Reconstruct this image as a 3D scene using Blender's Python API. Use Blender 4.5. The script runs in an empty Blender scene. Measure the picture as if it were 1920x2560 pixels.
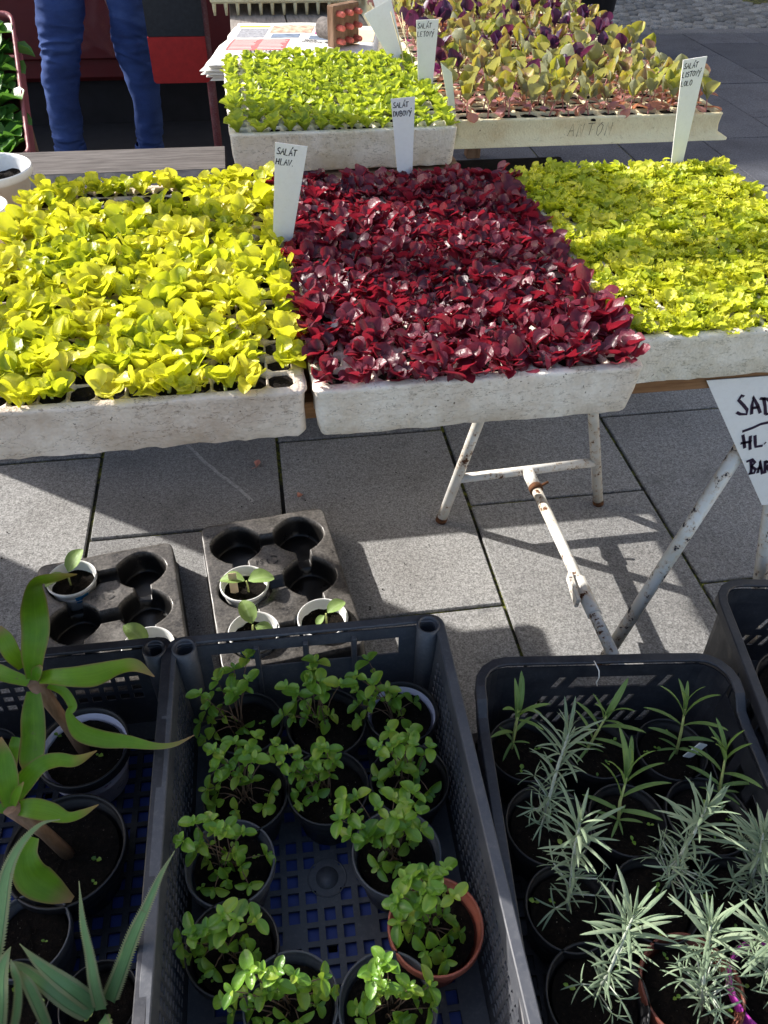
import bpy, bmesh, math, random
from math import sin, cos, pi, radians, sqrt
from mathutils import Vector, Matrix

rng = random.Random(7)
SC = bpy.context.scene
COL = SC.collection

# ------------------------------------------------------------------ camera, sky, sun, exposure
cam_d = bpy.data.cameras.new("camera"); cam = bpy.data.objects.new("camera", cam_d); COL.objects.link(cam)
cam_d.sensor_fit = 'VERTICAL'; cam_d.sensor_height = 24.0; cam_d.lens = 18.75
cam_d.clip_start = 0.02; cam_d.clip_end = 400.0
CR = Vector((0.98780568, -0.15456594, 0.01868997)); CU = Vector((0.09063687, 0.66850368, 0.73816515)); CF = Vector((0.12658951, 0.72746972, -0.67436110))
cam.matrix_world = Matrix(((CR.x, CU.x, -CF.x, 0), (CR.y, CU.y, -CF.y, 0), (CR.z, CU.z, -CF.z, 1.25), (0, 0, 0, 1)))
SC.camera = cam

SUN_EL = radians(31.8); SUN_AZ = (-0.814, 0.581)          # horizontal direction towards the sun
w = bpy.data.worlds.new("World"); SC.world = w; w.use_nodes = True
nt = w.node_tree; nt.nodes.clear()
sky = nt.nodes.new("ShaderNodeTexSky"); sky.sky_type = 'NISHITA'; sky.sun_disc = False
sky.dust_density = 3.0; sky.air_density = 1.0; sky.sun_elevation = SUN_EL; sky.sun_rotation = math.atan2(SUN_AZ[0], SUN_AZ[1])
bg = nt.nodes.new("ShaderNodeBackground"); bg.inputs[1].default_value = 0.145
wo = nt.nodes.new("ShaderNodeOutputWorld")
nt.links.new(sky.outputs[0], bg.inputs[0]); nt.links.new(bg.outputs[0], wo.inputs[0])
sd = bpy.data.lights.new("sun", 'SUN'); sd.energy = 4.4; sd.angle = radians(0.5); sd.color = (1.0, 0.955, 0.89)
so = bpy.data.objects.new("sun", sd); COL.objects.link(so)
tosun = Vector((SUN_AZ[0]*cos(SUN_EL), SUN_AZ[1]*cos(SUN_EL), sin(SUN_EL)))
so.rotation_euler = tosun.to_track_quat('Z', 'Y').to_euler(); so.location = (-3, 3, 6)
SC.view_settings.view_transform = 'Standard'; SC.view_settings.look = 'None'
SC.view_settings.exposure = 1.0; SC.view_settings.gamma = 1.0; SC.view_settings.use_curve_mapping = False

# ------------------------------------------------------------------ materials
def new_mat(name):
    m = bpy.data.materials.new(name); m.use_nodes = True
    t = m.node_tree; b = t.nodes["Principled BSDF"]
    return m, t, b
def N(t, typ, **kw):
    n = t.nodes.new(typ)
    for k, v in kw.items(): setattr(n, k, v)
    return n
def pos(t, scale=(1, 1, 1), obj=False):
    c = N(t, "ShaderNodeTexCoord") if obj else N(t, "ShaderNodeNewGeometry")
    mp = N(t, "ShaderNodeMapping"); mp.inputs['Scale'].default_value = scale
    t.links.new(c.outputs['Object' if obj else 'Position'], mp.inputs[0]); return mp.outputs[0]
def noise(t, vec, scale, detail=3, rough=.6):
    n = N(t, "ShaderNodeTexNoise"); n.inputs['Scale'].default_value = scale; n.inputs['Detail'].default_value = detail
    n.inputs['Roughness'].default_value = rough; t.links.new(vec, n.inputs['Vector']); return n.outputs['Fac']
def ramp(t, fac, stops):
    r = N(t, "ShaderNodeValToRGB"); e = r.color_ramp.elements
    while len(e) < len(stops): e.new(.5)
    for k, (p, c) in zip(e, stops):
        k.position = p; k.color = c if len(c) == 4 else (*c, 1)
    t.links.new(fac, r.inputs[0]); return r.outputs[0]
def mixc(t, fac, a, b, blend='MIX'):
    m = N(t, "ShaderNodeMix", data_type='RGBA', blend_type=blend)
    for s, v in ((0, fac), (6, a), (7, b)):
        if isinstance(v, bpy.types.NodeSocket): t.links.new(v, m.inputs[s])
        elif s == 0: m.inputs[0].default_value = v
        else: m.inputs[s].default_value = v if len(v) == 4 else (*v, 1)
    return m.outputs[2]
def bump(t, b, h, strength, dist=.002):
    n = N(t, "ShaderNodeBump"); n.inputs['Strength'].default_value = strength; n.inputs['Distance'].default_value = dist
    t.links.new(h, n.inputs['Height']); t.links.new(n.outputs[0], b.inputs['Normal'])
def grey(a): return (a, a, a)

def plain(name, col, rough=.6, var=.25, scale=30, bmp=.15, spec=.4, metal=0):
    m, t, b = new_mat(name); p = pos(t)
    n = noise(t, p, scale, 5)
    lo = tuple(c*(1-var) for c in col); hi = tuple(min(1, c*(1+var)) for c in col)
    t.links.new(ramp(t, n, [(.3, lo), (.7, hi)]), b.inputs['Base Color'])
    b.inputs['Roughness'].default_value = rough; b.inputs['Specular IOR Level'].default_value = spec; b.inputs['Metallic'].default_value = metal
    if bmp: bump(t, b, noise(t, p, scale*6, 3), bmp)
    return m

def granite(name, base, speck=.35, oscale=.2):
    m, t, b = new_mat(name); p = pos(t)
    n1 = noise(t, p, 105, 3, .8); n2 = noise(t, p, 3.2, 4); n3 = noise(t, p, 260, 2, .8)
    c1 = ramp(t, n1, [(.34, tuple(c*.50 for c in base)), (.5, base), (.66, tuple(min(1, c*1.6) for c in base))])
    c1 = mixc(t, .5, c1, ramp(t, n3, [(.38, tuple(c*.40 for c in base)), (.5, base), (.62, tuple(min(1, c*1.75) for c in base))]))
    oi = N(t, "ShaderNodeObjectInfo")
    c2 = ramp(t, oi.outputs['Random'], [(0, grey(1-oscale)), (1, (1+oscale, 1+oscale*.9, 1+oscale*.7))])
    c3 = mixc(t, 1, c1, c2, 'MULTIPLY')
    c4 = mixc(t, 1, c3, ramp(t, n2, [(.3, (.78, .77, .76)), (.55, (1, 1, 1)), (.75, (1.08, 1.07, 1.04))]), 'MULTIPLY')
    st = noise(t, pos(t, (1, 1, 1)), 7, 6, .7)
    c5 = mixc(t, ramp(t, st, [(.56, (0, 0, 0)), (.72, (.6, .6, .6))]), c4, tuple(c*.5 for c in base))
    t.links.new(c5, b.inputs['Base Color']); b.inputs['Roughness'].default_value = .9
    b.inputs['Specular IOR Level'].default_value = .1
    bump(t, b, n1, .35, .0015)
    return m

def joint_mat():
    m, t, b = new_mat("joint_grit"); p = pos(t)
    c = ramp(t, noise(t, p, 55, 4, .7), [(.36, (.014, .013, .011)), (.47, (.04, .042, .018)), (.55, (.12, .135, .015)), (.68, (.26, .25, .03))])
    big = ramp(t, noise(t, p, 4, 3), [(.38, (0, 0, 0)), (.56, (1, 1, 1))])
    t.links.new(mixc(t, big, (.014, .013, .011), c), b.inputs['Base Color']); b.inputs['Roughness'].default_value = .95
    bump(t, b, noise(t, p, 240, 3), .6, .003)
    return m

def foam(name, base, dirt, amount=.5, cracks=True):
    m, t, b = new_mat(name); p = pos(t)
    n1 = noise(t, p, 14, 6, .7); n2 = noise(t, p, 95, 4, .75); n3 = noise(t, p, 420, 2)
    c = mixc(t, ramp(t, n1, [(.5-.12*amount, (0, 0, 0)), (.80, (.8, .8, .8))]), base, dirt)
    c = mixc(t, ramp(t, n2, [(.58, (0, 0, 0)), (.72, (.55, .55, .55))]), c, tuple(x*.45 for x in dirt))
    if cracks:
        q = pos(t, (9, 9, 30)); n4 = noise(t, q, 1.6, 5, .6)
        line = ramp(t, n4, [(.493, (0, 0, 0)), (.50, (.7, .7, .7)), (.507, (0, 0, 0))])
        c = mixc(t, line, c, tuple(x*.35 for x in dirt))
    sp = ramp(t, noise(t, p, 160, 2, .5), [(.735, (0, 0, 0)), (.75, (.8, .8, .8))])
    c = mixc(t, sp, c, (.05, .03, .015))
    t.links.new(c, b.inputs['Base Color']); b.inputs['Roughness'].default_value = .75; b.inputs['Specular IOR Level'].default_value = .3
    vo = N(t, "ShaderNodeTexVoronoi"); vo.inputs['Scale'].default_value = 230; t.links.new(p, vo.inputs['Vector'])
    bm1 = N(t, "ShaderNodeMath", operation='SUBTRACT'); t.links.new(n2, bm1.inputs[0]); t.links.new(vo.outputs['Distance'], bm1.inputs[1])
    bump(t, b, bm1.outputs[0], .45, .002)
    return m

def paint(name, rustc, amount):
    m, t, b = new_mat(name); p = pos(t)
    n1 = noise(t, p, 60, 6, .72); n2 = noise(t, pos(t, (14, 14, 5)), 2.6, 5, .7)
    ad = N(t, "ShaderNodeMath", operation='MULTIPLY_ADD'); t.links.new(n2, ad.inputs[0]); ad.inputs[1].default_value = .55; t.links.new(n1, ad.inputs[2])
    chip = ramp(t, ad.outputs[0], [(amount, (0, 0, 0)), (amount+.018, (1, 1, 1))])
    halo = ramp(t, ad.outputs[0], [(amount-.1, (0, 0, 0)), (amount, (.7, .7, .7))])
    white = ramp(t, noise(t, p, 12, 4), [(.3, (.60, .57, .50)), (.65, (.80, .79, .75))])
    c = mixc(t, halo, white, (.58, .44, .30)); c = mixc(t, chip, c, rustc)
    t.links.new(c, b.inputs['Base Color'])
    t.links.new(ramp(t, chip, [(0, grey(.38)), (1, grey(.9))]), b.inputs['Roughness'])
    inv = N(t, "ShaderNodeMath", operation='SUBTRACT'); inv.inputs[0].default_value = 1; t.links.new(chip, inv.inputs[1])
    bump(t, b, inv.outputs[0], .5, .001)
    return m

def plastic(name, col, dust, rough=.42, amount=.5, spec=.5):
    m, t, b = new_mat(name); p = pos(t)
    n = noise(t, p, 22, 6, .7); n2 = noise(t, p, 160, 3, .7)
    f = mixc(t, .5, ramp(t, n, [(.42, (0, 0, 0)), (.8, grey(amount))]), ramp(t, n2, [(.5, (0, 0, 0)), (.75, grey(amount))]))
    t.links.new(mixc(t, f, col, dust), b.inputs['Base Color'])
    t.links.new(ramp(t, n, [(.3, grey(rough*.8)), (.75, grey(min(1, rough*1.6)))]), b.inputs['Roughness'])
    b.inputs['Specular IOR Level'].default_value = spec
    bump(t, b, n2, .08, .001)
    return m

def carrier_mat():
    m, t, b = new_mat("thin_black_tray_plastic"); p = pos(t)
    o = N(t, "ShaderNodeTexCoord"); sx = N(t, "ShaderNodeSeparateXYZ"); t.links.new(o.outputs['Object'], sx.inputs[0])
    top = ramp(t, sx.outputs[2], [(.046, grey(0)), (.056, grey(1))])           # scuffed, dusty deck; clean cell walls
    n = noise(t, p, 24, 6, .7); n2 = noise(t, p, 180, 3, .7)
    d = mixc(t, .45, ramp(t, n, [(.32, grey(.15)), (.7, grey(.9))]), ramp(t, n2, [(.4, grey(0)), (.7, grey(1))]))
    f = N(t, "ShaderNodeMath", operation='MULTIPLY'); t.links.new(top, f.inputs[0]); t.links.new(d, f.inputs[1])
    t.links.new(mixc(t, f.outputs[0], (.010, .0095, .0095), (.19, .175, .16)), b.inputs['Base Color'])
    t.links.new(ramp(t, n, [(.3, grey(.22)), (.7, grey(.5))]), b.inputs['Roughness']); bump(t, b, n2, .08, .001); return m

def soil_mat():
    m, t, b = new_mat("potting_soil"); p = pos(t)
    n = noise(t, p, 150, 5, .75); n2 = noise(t, p, 330, 2)
    c = ramp(t, n, [(.35, (.003, .0024, .002)), (.58, (.010, .007, .005)), (.74, (.034, .023, .016))])
    c = mixc(t, ramp(t, n2, [(.72, (0, 0, 0)), (.74, (.7, .7, .7))]), c, (.26, .23, .19))
    t.links.new(c, b.inputs['Base Color']); b.inputs['Roughness'].default_value = .95; b.inputs['Specular IOR Level'].default_value = .15
    bump(t, b, n, 1.0, .006)
    return m

def wood(name, a, bb, axis=(3, 40, 40)):
    m, t, b = new_mat(name); p = pos(t, axis)
    n = noise(t, p, 3, 6, .65)
    c = ramp(t, n, [(.28, tuple(x*.55 for x in a)), (.45, a), (.7, bb)])
    c = mixc(t, ramp(t, noise(t, pos(t), 9, 5), [(.5, (0, 0, 0)), (.8, grey(.6))]), c, tuple(x*.6 for x in a))
    t.links.new(c, b.inputs['Base Color']); b.inputs['Roughness'].default_value = .8; b.inputs['Specular IOR Level'].default_value = .2
    bump(t, b, n, .5, .002)
    return m

def leaf_mat(name, cols, trans, tfac=.4, rough=.42, spec=.45, vein=(.5, .55, .2), veinf=.35, bmp=.35, bscale=130, back=None, edge=None, tip=None, stripe=0):
    """cols: base colours spread over individuals; trans: colour of the light that comes through."""
    m, t, b = new_mat(name); out = t.nodes["Material Output"]
    oi = N(t, "ShaderNodeObjectInfo"); p = pos(t)
    n = noise(t, p, 38, 3); ad = N(t, "ShaderNodeMath", operation='MULTIPLY_ADD')
    t.links.new(n, ad.inputs[0]); ad.inputs[1].default_value = 1.5; ad.inputs[2].default_value = -.75
    a2 = N(t, "ShaderNodeMath", operation='ADD'); t.links.new(ad.outputs[0], a2.inputs[0]); t.links.new(oi.outputs['Random'], a2.inputs[1])
    k = max(1, len(cols)-1)
    c = ramp(t, a2.outputs[0], [(i/k, cc) for i, cc in enumerate(cols)] if len(cols) > 1 else [(0, cols[0]), (1, cols[0])])
    uv = N(t, "ShaderNodeUVMap"); sx = N(t, "ShaderNodeSeparateXYZ"); t.links.new(uv.outputs[0], sx.inputs[0])
    # midrib and side veins from the leaf's own coordinates
    dv = N(t, "ShaderNodeMath", operation='SUBTRACT'); t.links.new(sx.outputs[1], dv.inputs[0]); dv.inputs[1].default_value = .5
    ab = N(t, "ShaderNodeMath", operation='ABSOLUTE'); t.links.new(dv.outputs[0], ab.inputs[0])
    rib = ramp(t, ab.outputs[0], [(.0, grey(1)), (.05, grey(.3)), (.09, grey(0))])
    sv = N(t, "ShaderNodeMath", operation='MULTIPLY_ADD'); t.links.new(ab.outputs[0], sv.inputs[0]); sv.inputs[1].default_value = -1.1; t.links.new(sx.outputs[0], sv.inputs[2])
    sn = N(t, "ShaderNodeMath", operation='SINE'); ml = N(t, "ShaderNodeMath", operation='MULTIPLY'); t.links.new(sv.outputs[0], ml.inputs[0]); ml.inputs[1].default_value = 40
    t.links.new(ml.outputs[0], sn.inputs[0])
    side = ramp(t, sn.outputs[0], [(.9, grey(0)), (1, grey(.35))])
    vm = N(t, "ShaderNodeMath", operation='MAXIMUM'); t.links.new(rib, vm.inputs[0]); t.links.new(side, vm.inputs[1])
    vf = N(t, "ShaderNodeMath", operation='MULTIPLY'); t.links.new(vm.outputs[0], vf.inputs[0]); vf.inputs[1].default_value = veinf
    c = mixc(t, vf.outputs[0], c, vein)
    if stripe:
        cb = N(t, "ShaderNodeCombineXYZ"); t.links.new(sx.outputs[0], cb.inputs[0]); mm = N(t, "ShaderNodeMath", operation='MULTIPLY'); t.links.new(sx.outputs[1], mm.inputs[0]); mm.inputs[1].default_value = 26; t.links.new(mm.outputs[0], cb.inputs[1])
        sn2 = noise(t, cb.outputs[0], 1.6, 4, .7)
        c = mixc(t, 1, c, ramp(t, sn2, [(.3, grey(1-stripe)), (.7, grey(1+stripe))]), 'MULTIPLY')
        sp = noise(t, p, 75, 4, .6); c = mixc(t, ramp(t, sp, [(.66, grey(0)), (.70, grey(.6))]), c, (.13, .10, .05))
        sp2 = noise(t, p, 14, 5, .7); c = mixc(t, ramp(t, sp2, [(.58, grey(0)), (.8, grey(.3))]), c, tuple(min(1, x*1.6+.02) for x in cols[-1]))
    if edge:
        ef = ramp(t, ab.outputs[0], [(.40, grey(0)), (.49, grey(.8))]); c = mixc(t, ef, c, edge)
    if tip:
        tf = ramp(t, sx.outputs[0], [(.72, grey(0)), (.98, grey(.9))]); c = mixc(t, tf, c, tip)
    if back:
        ge = N(t, "ShaderNodeNewGeometry"); c = mixc(t, ge.outputs['Backfacing'], c, back)
    t.links.new(c, b.inputs['Base Color']); b.inputs['Roughness'].default_value = rough; b.inputs['Specular IOR Level'].default_value = spec
    n2 = noise(t, p, bscale, 2)
    bump(t, b, n2, bmp, .003)
    tr = N(t, "ShaderNodeBsdfTranslucent"); t.links.new(mixc(t, .6, c, trans), tr.inputs[0])
    mx = N(t, "ShaderNodeMixShader"); mx.inputs[0].default_value = tfac
    t.links.new(b.outputs[0], mx.inputs[1]); t.links.new(tr.outputs[0], mx.inputs[2]); t.links.new(mx.outputs[0], out.inputs[0])
    return m

M = {}
M['slab'] = granite("grey_granite", (.240, .241, .243))
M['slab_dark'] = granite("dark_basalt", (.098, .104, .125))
M['cobble'] = granite("cobble_granite", (.20, .205, .21), oscale=.25)
M['scrape'] = plain("pale_scrape", (.36, .355, .35), .9, .35, 120, 0)
M['kerb'] = granite("kerb_granite", (.17, .175, .19))
M['joint'] = joint_mat()
M['foam_dirty'] = foam("weathered_foam", (.74, .65, .56), (.33, .21, .13), 1.3)
M['foam_white'] = foam("white_foam", (.80, .74, .65), (.40, .28, .17), .8)
M['foam_yellow'] = foam("yellowed_foam", (.79, .74, .63), (.44, .35, .17), .7)
M['cream'] = foam("cream_plastic", (.72, .66, .43), (.55, .42, .22), .2, cracks=False)
M['soil'] = soil_mat()
M['paint'] = paint("rusty_white_paint", (.10, .035, .012), .875)
M['paint_blue'] = paint("chipped_white_paint", (.03, .025, .04), .865)
M['rust'] = plain("rust", (.11, .045, .018), .9, .5, 80)
M['plank'] = wood("weathered_plank", (.105, .093, .088), (.17, .155, .145))
M['boardgrey'] = wood("grey_board", (.25, .22, .195), (.36, .32, .28), (30, 3, 30))
M['boardbrown'] = wood("brown_board", (.24, .12, .055), (.36, .20, .10))
M['oldwood'] = wood("old_brown_wood", (.17, .10, .06), (.28, .18, .12), (20, 20, 4))
M['black'] = plastic("black_plastic", (.009, .009, .011), (.07, .066, .062), .40, .25)
M['crate_black'] = plastic("black_crate_plastic", (.020, .021, .027), (.11, .11, .12), .40, .45)
M['crate_grey'] = plastic("dark_grey_crate_plastic", (.060, .064, .076), (.17, .17, .175), .45, .6)
M['blue'] = plastic("blue_crate_plastic", (.02, .045, .22), (.05, .06, .12), .5, .4)
M['carrier'] = carrier_mat()
M['terracotta'] = plastic("terracotta_plastic", (.33, .085, .05), (.42, .22, .16), .5, .5)
M['brownpot'] = plastic("brown_plastic", (.15, .04, .025), (.25, .12, .08), .5, .4)
M['magenta'] = plastic("magenta_plastic", (.42, .035, .33), (.5, .2, .45), .4, .2)
M['whiteplastic'] = plastic("white_plastic", (.78, .78, .76), (.55, .5, .44), .35, .4)
M['lilacpot'] = plastic("printed_white_plastic", (.62, .60, .72), (.45, .42, .5), .4, .4)
M['print_purple'] = plain("purple_print", (.35, .04, .28), .5)
M['print_blue'] = plain("blue_print", (.02, .20, .45), .5)
M['ink'] = plain("black_marker", (.012, .010, .016), .5, .2, 60, 0)
M['pencil'] = plain("faint_marker", (.16, .14, .10), .7, .5, 120, 0)
M['ink_purple'] = plain("dark_marker", (.020, .008, .03), .45, .2, 60, 0)
M['tag'] = plastic("white_tag_plastic", (.82, .82, .80), (.5, .46, .4), .5, .25)
M['tagpale'] = plastic("pale_green_tag_plastic", (.80, .82, .66), (.6, .58, .42), .5, .25)
M['paper'] = plain("newsprint_paper", (.74, .72, .68), .9, .06, 40, .1)
M['pink_print'] = plain("red_print", (.62, .14, .14), .9, .15, 60, 0)
M['grey_print'] = plain("grey_print", (.30, .30, .32), .9, .4, 150, 0)
M['photo_print'] = plain("warm_photo_print", (.62, .36, .26), .9, .7, 60, 0)
M['orange_print'] = plain("orange_print", (.85, .48, .08), .9, .2, 60, 0)
M['magenta_print'] = plain("magenta_print", (.55, .10, .28), .9, .4, 60, 0)
M['gold_print'] = plain("gold_print", (.72, .55, .36), .9, .1, 60, 0)
M['blue_print2'] = plain("slate_print", (.16, .20, .27), .9, .4, 60, 0)
M['redpeg'] = plain("faded_red_paint", (.52, .12, .09), .6, .3, 60)
M['denim'] = None
M['redcart'] = plastic("dark_red_paint", (.10, .008, .010), (.08, .02, .02), .45, .4)
M['redboard'] = plain("red_board", (.42, .02, .018), .6, .15, 40)
M['blackboard'] = plain("black_board", (.022, .024, .028), .7, .3, 60)
M['darkcloth'] = plain("black_under_cart_shade", (.010, .010, .013), .8, .4, 12)  # near-black in place of the shade under the cart
M['floor_shade'] = plain("black_floor_shade", (.012, .012, .014), .8, .3, 20)  # near-black in place of the shade on the floor
M['redcrate'] = plastic("faded_red_plastic", (.24, .055, .065), (.30, .14, .14), .5, .5)
M['redmetal'] = plastic("red_paint_worn", (.20, .05, .06), (.36, .30, .30), .5, .9)
M['skin'] = plain("skin", (.55, .33, .25), .5, .08, 30, .05)
M['hair'] = plain("brown_hair", (.06, .035, .02), .6, .4, 200)
M['jumper'] = plain("grey_wool", (.10, .11, .13), .9, .2, 200)
M['shoe'] = plain("dark_shoe_leather", (.03, .025, .025), .5, .3, 60)
M['render'] = plain("pale_render", (.50, .46, .38), .9, .1, 4)
M['windowglass'] = plain("dark_window_glass", (.03, .04, .05), .1, .2, 2, 0, .8)
M['petal'] = plain("dry_pink_petal", (.55, .26, .20), .8, .3, 60)
M['straw'] = plain("dry_straw", (.62, .52, .30), .8, .3, 60)
M['cloudy'] = None

def denim():
    m, t, b = new_mat("blue_denim"); p = pos(t)
    n = noise(t, pos(t, (1, 1, 2.2)), 5, 5); n2 = noise(t, pos(t, (1, 1, .35)), 900, 2, .9)
    c = ramp(t, n, [(.3, (.012, .026, .10)), (.55, (.028, .060, .20)), (.75, (.065, .115, .29))])
    c = mixc(t, ramp(t, n2, [(.35, grey(.0)), (.75, grey(.35))]), c, (.10, .15, .32))
    t.links.new(c, b.inputs['Base Color']); b.inputs['Roughness'].default_value = .9; b.inputs['Specular IOR Level'].default_value = .15
    bump(t, b, n2, .3, .001); return m
M['denim'] = denim()
def bag_mat():
    m, t, b = new_mat("clear_plastic_film")
    b.inputs['Base Color'].default_value = (.30, .10, .11, 1); b.inputs['Roughness'].default_value = .22
    b.inputs['Alpha'].default_value = .16; b.inputs['Specular IOR Level'].default_value = .7
    bump(t, b, noise(t, pos(t), 16, 5), .9, .02); return m
M['bag'] = bag_mat()

M['butter'] = leaf_mat("pale_lettuce_leaf", [(.32, .40, .020), (.52, .54, .026), (.65, .63, .035), (.70, .64, .09)], (.80, .82, .028), .46, .38, .38, (.66, .68, .22), .3, .4, 120)
M['redlet'] = leaf_mat("red_lettuce_leaf", [(.036, .007, .020), (.082, .011, .028), (.130, .013, .032), (.16, .028, .05)], (.60, .025, .045), .34, .40, .5, (.25, .05, .06), .3, .45, 110)
M['lollo'] = leaf_mat("frilled_lettuce_leaf", [(.36, .45, .025), (.52, .56, .03), (.66, .64, .06)], (.76, .80, .035), .42, .45, .4, (.62, .66, .25), .25, .5, 140)
M['greenlet'] = leaf_mat("lime_lettuce_leaf", [(.24, .33, .035), (.37, .45, .045), (.50, .56, .06)], (.70, .80, .035), .42, .40, .45, (.45, .55, .2), .3, .4, 130)
M['kale'] = leaf_mat("kohlrabi_leaf", [(.13, .21, .035), (.28, .31, .04), (.40, .34, .04), (.26, .13, .10), (.20, .08, .10)], (.60, .55, .04), .38, .5, .4, (.50, .42, .25), .5, .4, 110, back=(.24, .26, .17))
M['coty'] = leaf_mat("seed_leaf", [(.40, .16, .10), (.46, .22, .17), (.42, .20, .25)], (.75, .30, .12), .4, .5, .3, (.6, .35, .3), .2, .2, 90)
M['kalestem'] = plain("pink_seedling_stem", (.42, .17, .16), .5, .35, 80, 0)
M['palestem'] = plain("pale_seedling_stem", (.42, .46, .16), .5, .3, 80, 0)
M['redstem'] = plain("red_seedling_stem", (.30, .04, .05), .5, .3, 80, 0)
M['navy'] = leaf_mat("purple_cabbage_leaf", [(.022, .016, .05), (.05, .025, .08), (.09, .02, .05)], (.25, .03, .10), .25, .45, .5, (.2, .08, .2), .4, .4, 110)
M['amaranth'] = leaf_mat("magenta_beet_leaf", [(.10, .015, .06), (.20, .02, .14), (.10, .02, .05)], (.6, .04, .35), .3, .45, .45, (.5, .08, .3), .5, .4, 110)
M['oregano'] = leaf_mat("oregano_leaf", [(.085, .20, .022), (.135, .28, .028), (.19, .345, .036), (.28, .38, .05)], (.45, .66, .04), .34, .34, .5, (.20, .34, .10), .45, .35, 160)
M['herbstem'] = plain("brown_herb_stem", (.14, .085, .055), .7, .4, 100, 0)
M['lavender'] = leaf_mat("silver_lavender_leaf", [(.15, .215, .135), (.20, .27, .17), (.26, .325, .21)], (.45, .55, .30), .2, .7, .2, (.40, .46, .38), .4, .2, 200)
M['lavstem'] = plain("silver_lavender_stem", (.36, .40, .33), .8, .3, 120, 0)
M['sage'] = leaf_mat("green_stock_leaf", [(.12, .21, .06), (.16, .26, .08), (.20, .31, .09)], (.38, .55, .08), .28, .6, .3, (.28, .38, .18), .5, .3, 160)
M['bromeliad'] = leaf_mat("glossy_strap_leaf", [(.07, .19, .010), (.11, .25, .012), (.15, .29, .016)], (.45, .66, .015), .28, .34, .3, (.2, .32, .04), .15, .12, 60, edge=(.20, .12, .05), tip=(.30, .16, .08), stripe=.28)
M['aloe'] = leaf_mat("grey_green_aloe_leaf", [(.105, .215, .075), (.15, .265, .095)], (.35, .52, .10), .12, .42, .45, (.15, .27, .16), .1, .12, 80, tip=(.22, .22, .10), stripe=.2)
M['squash'] = leaf_mat("squash_seed_leaf", [(.24, .36, .10), (.30, .44, .15)], (.45, .62, .12), .3, .55, .4, (.50, .60, .36), .35, .4, 110)
M['darklet'] = leaf_mat("dark_green_lettuce_leaf", [(.06, .18, .03), (.09, .24, .04)], (.2, .45, .05), .3, .42, .45, (.12, .28, .08), .4, .4, 90)

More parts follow.
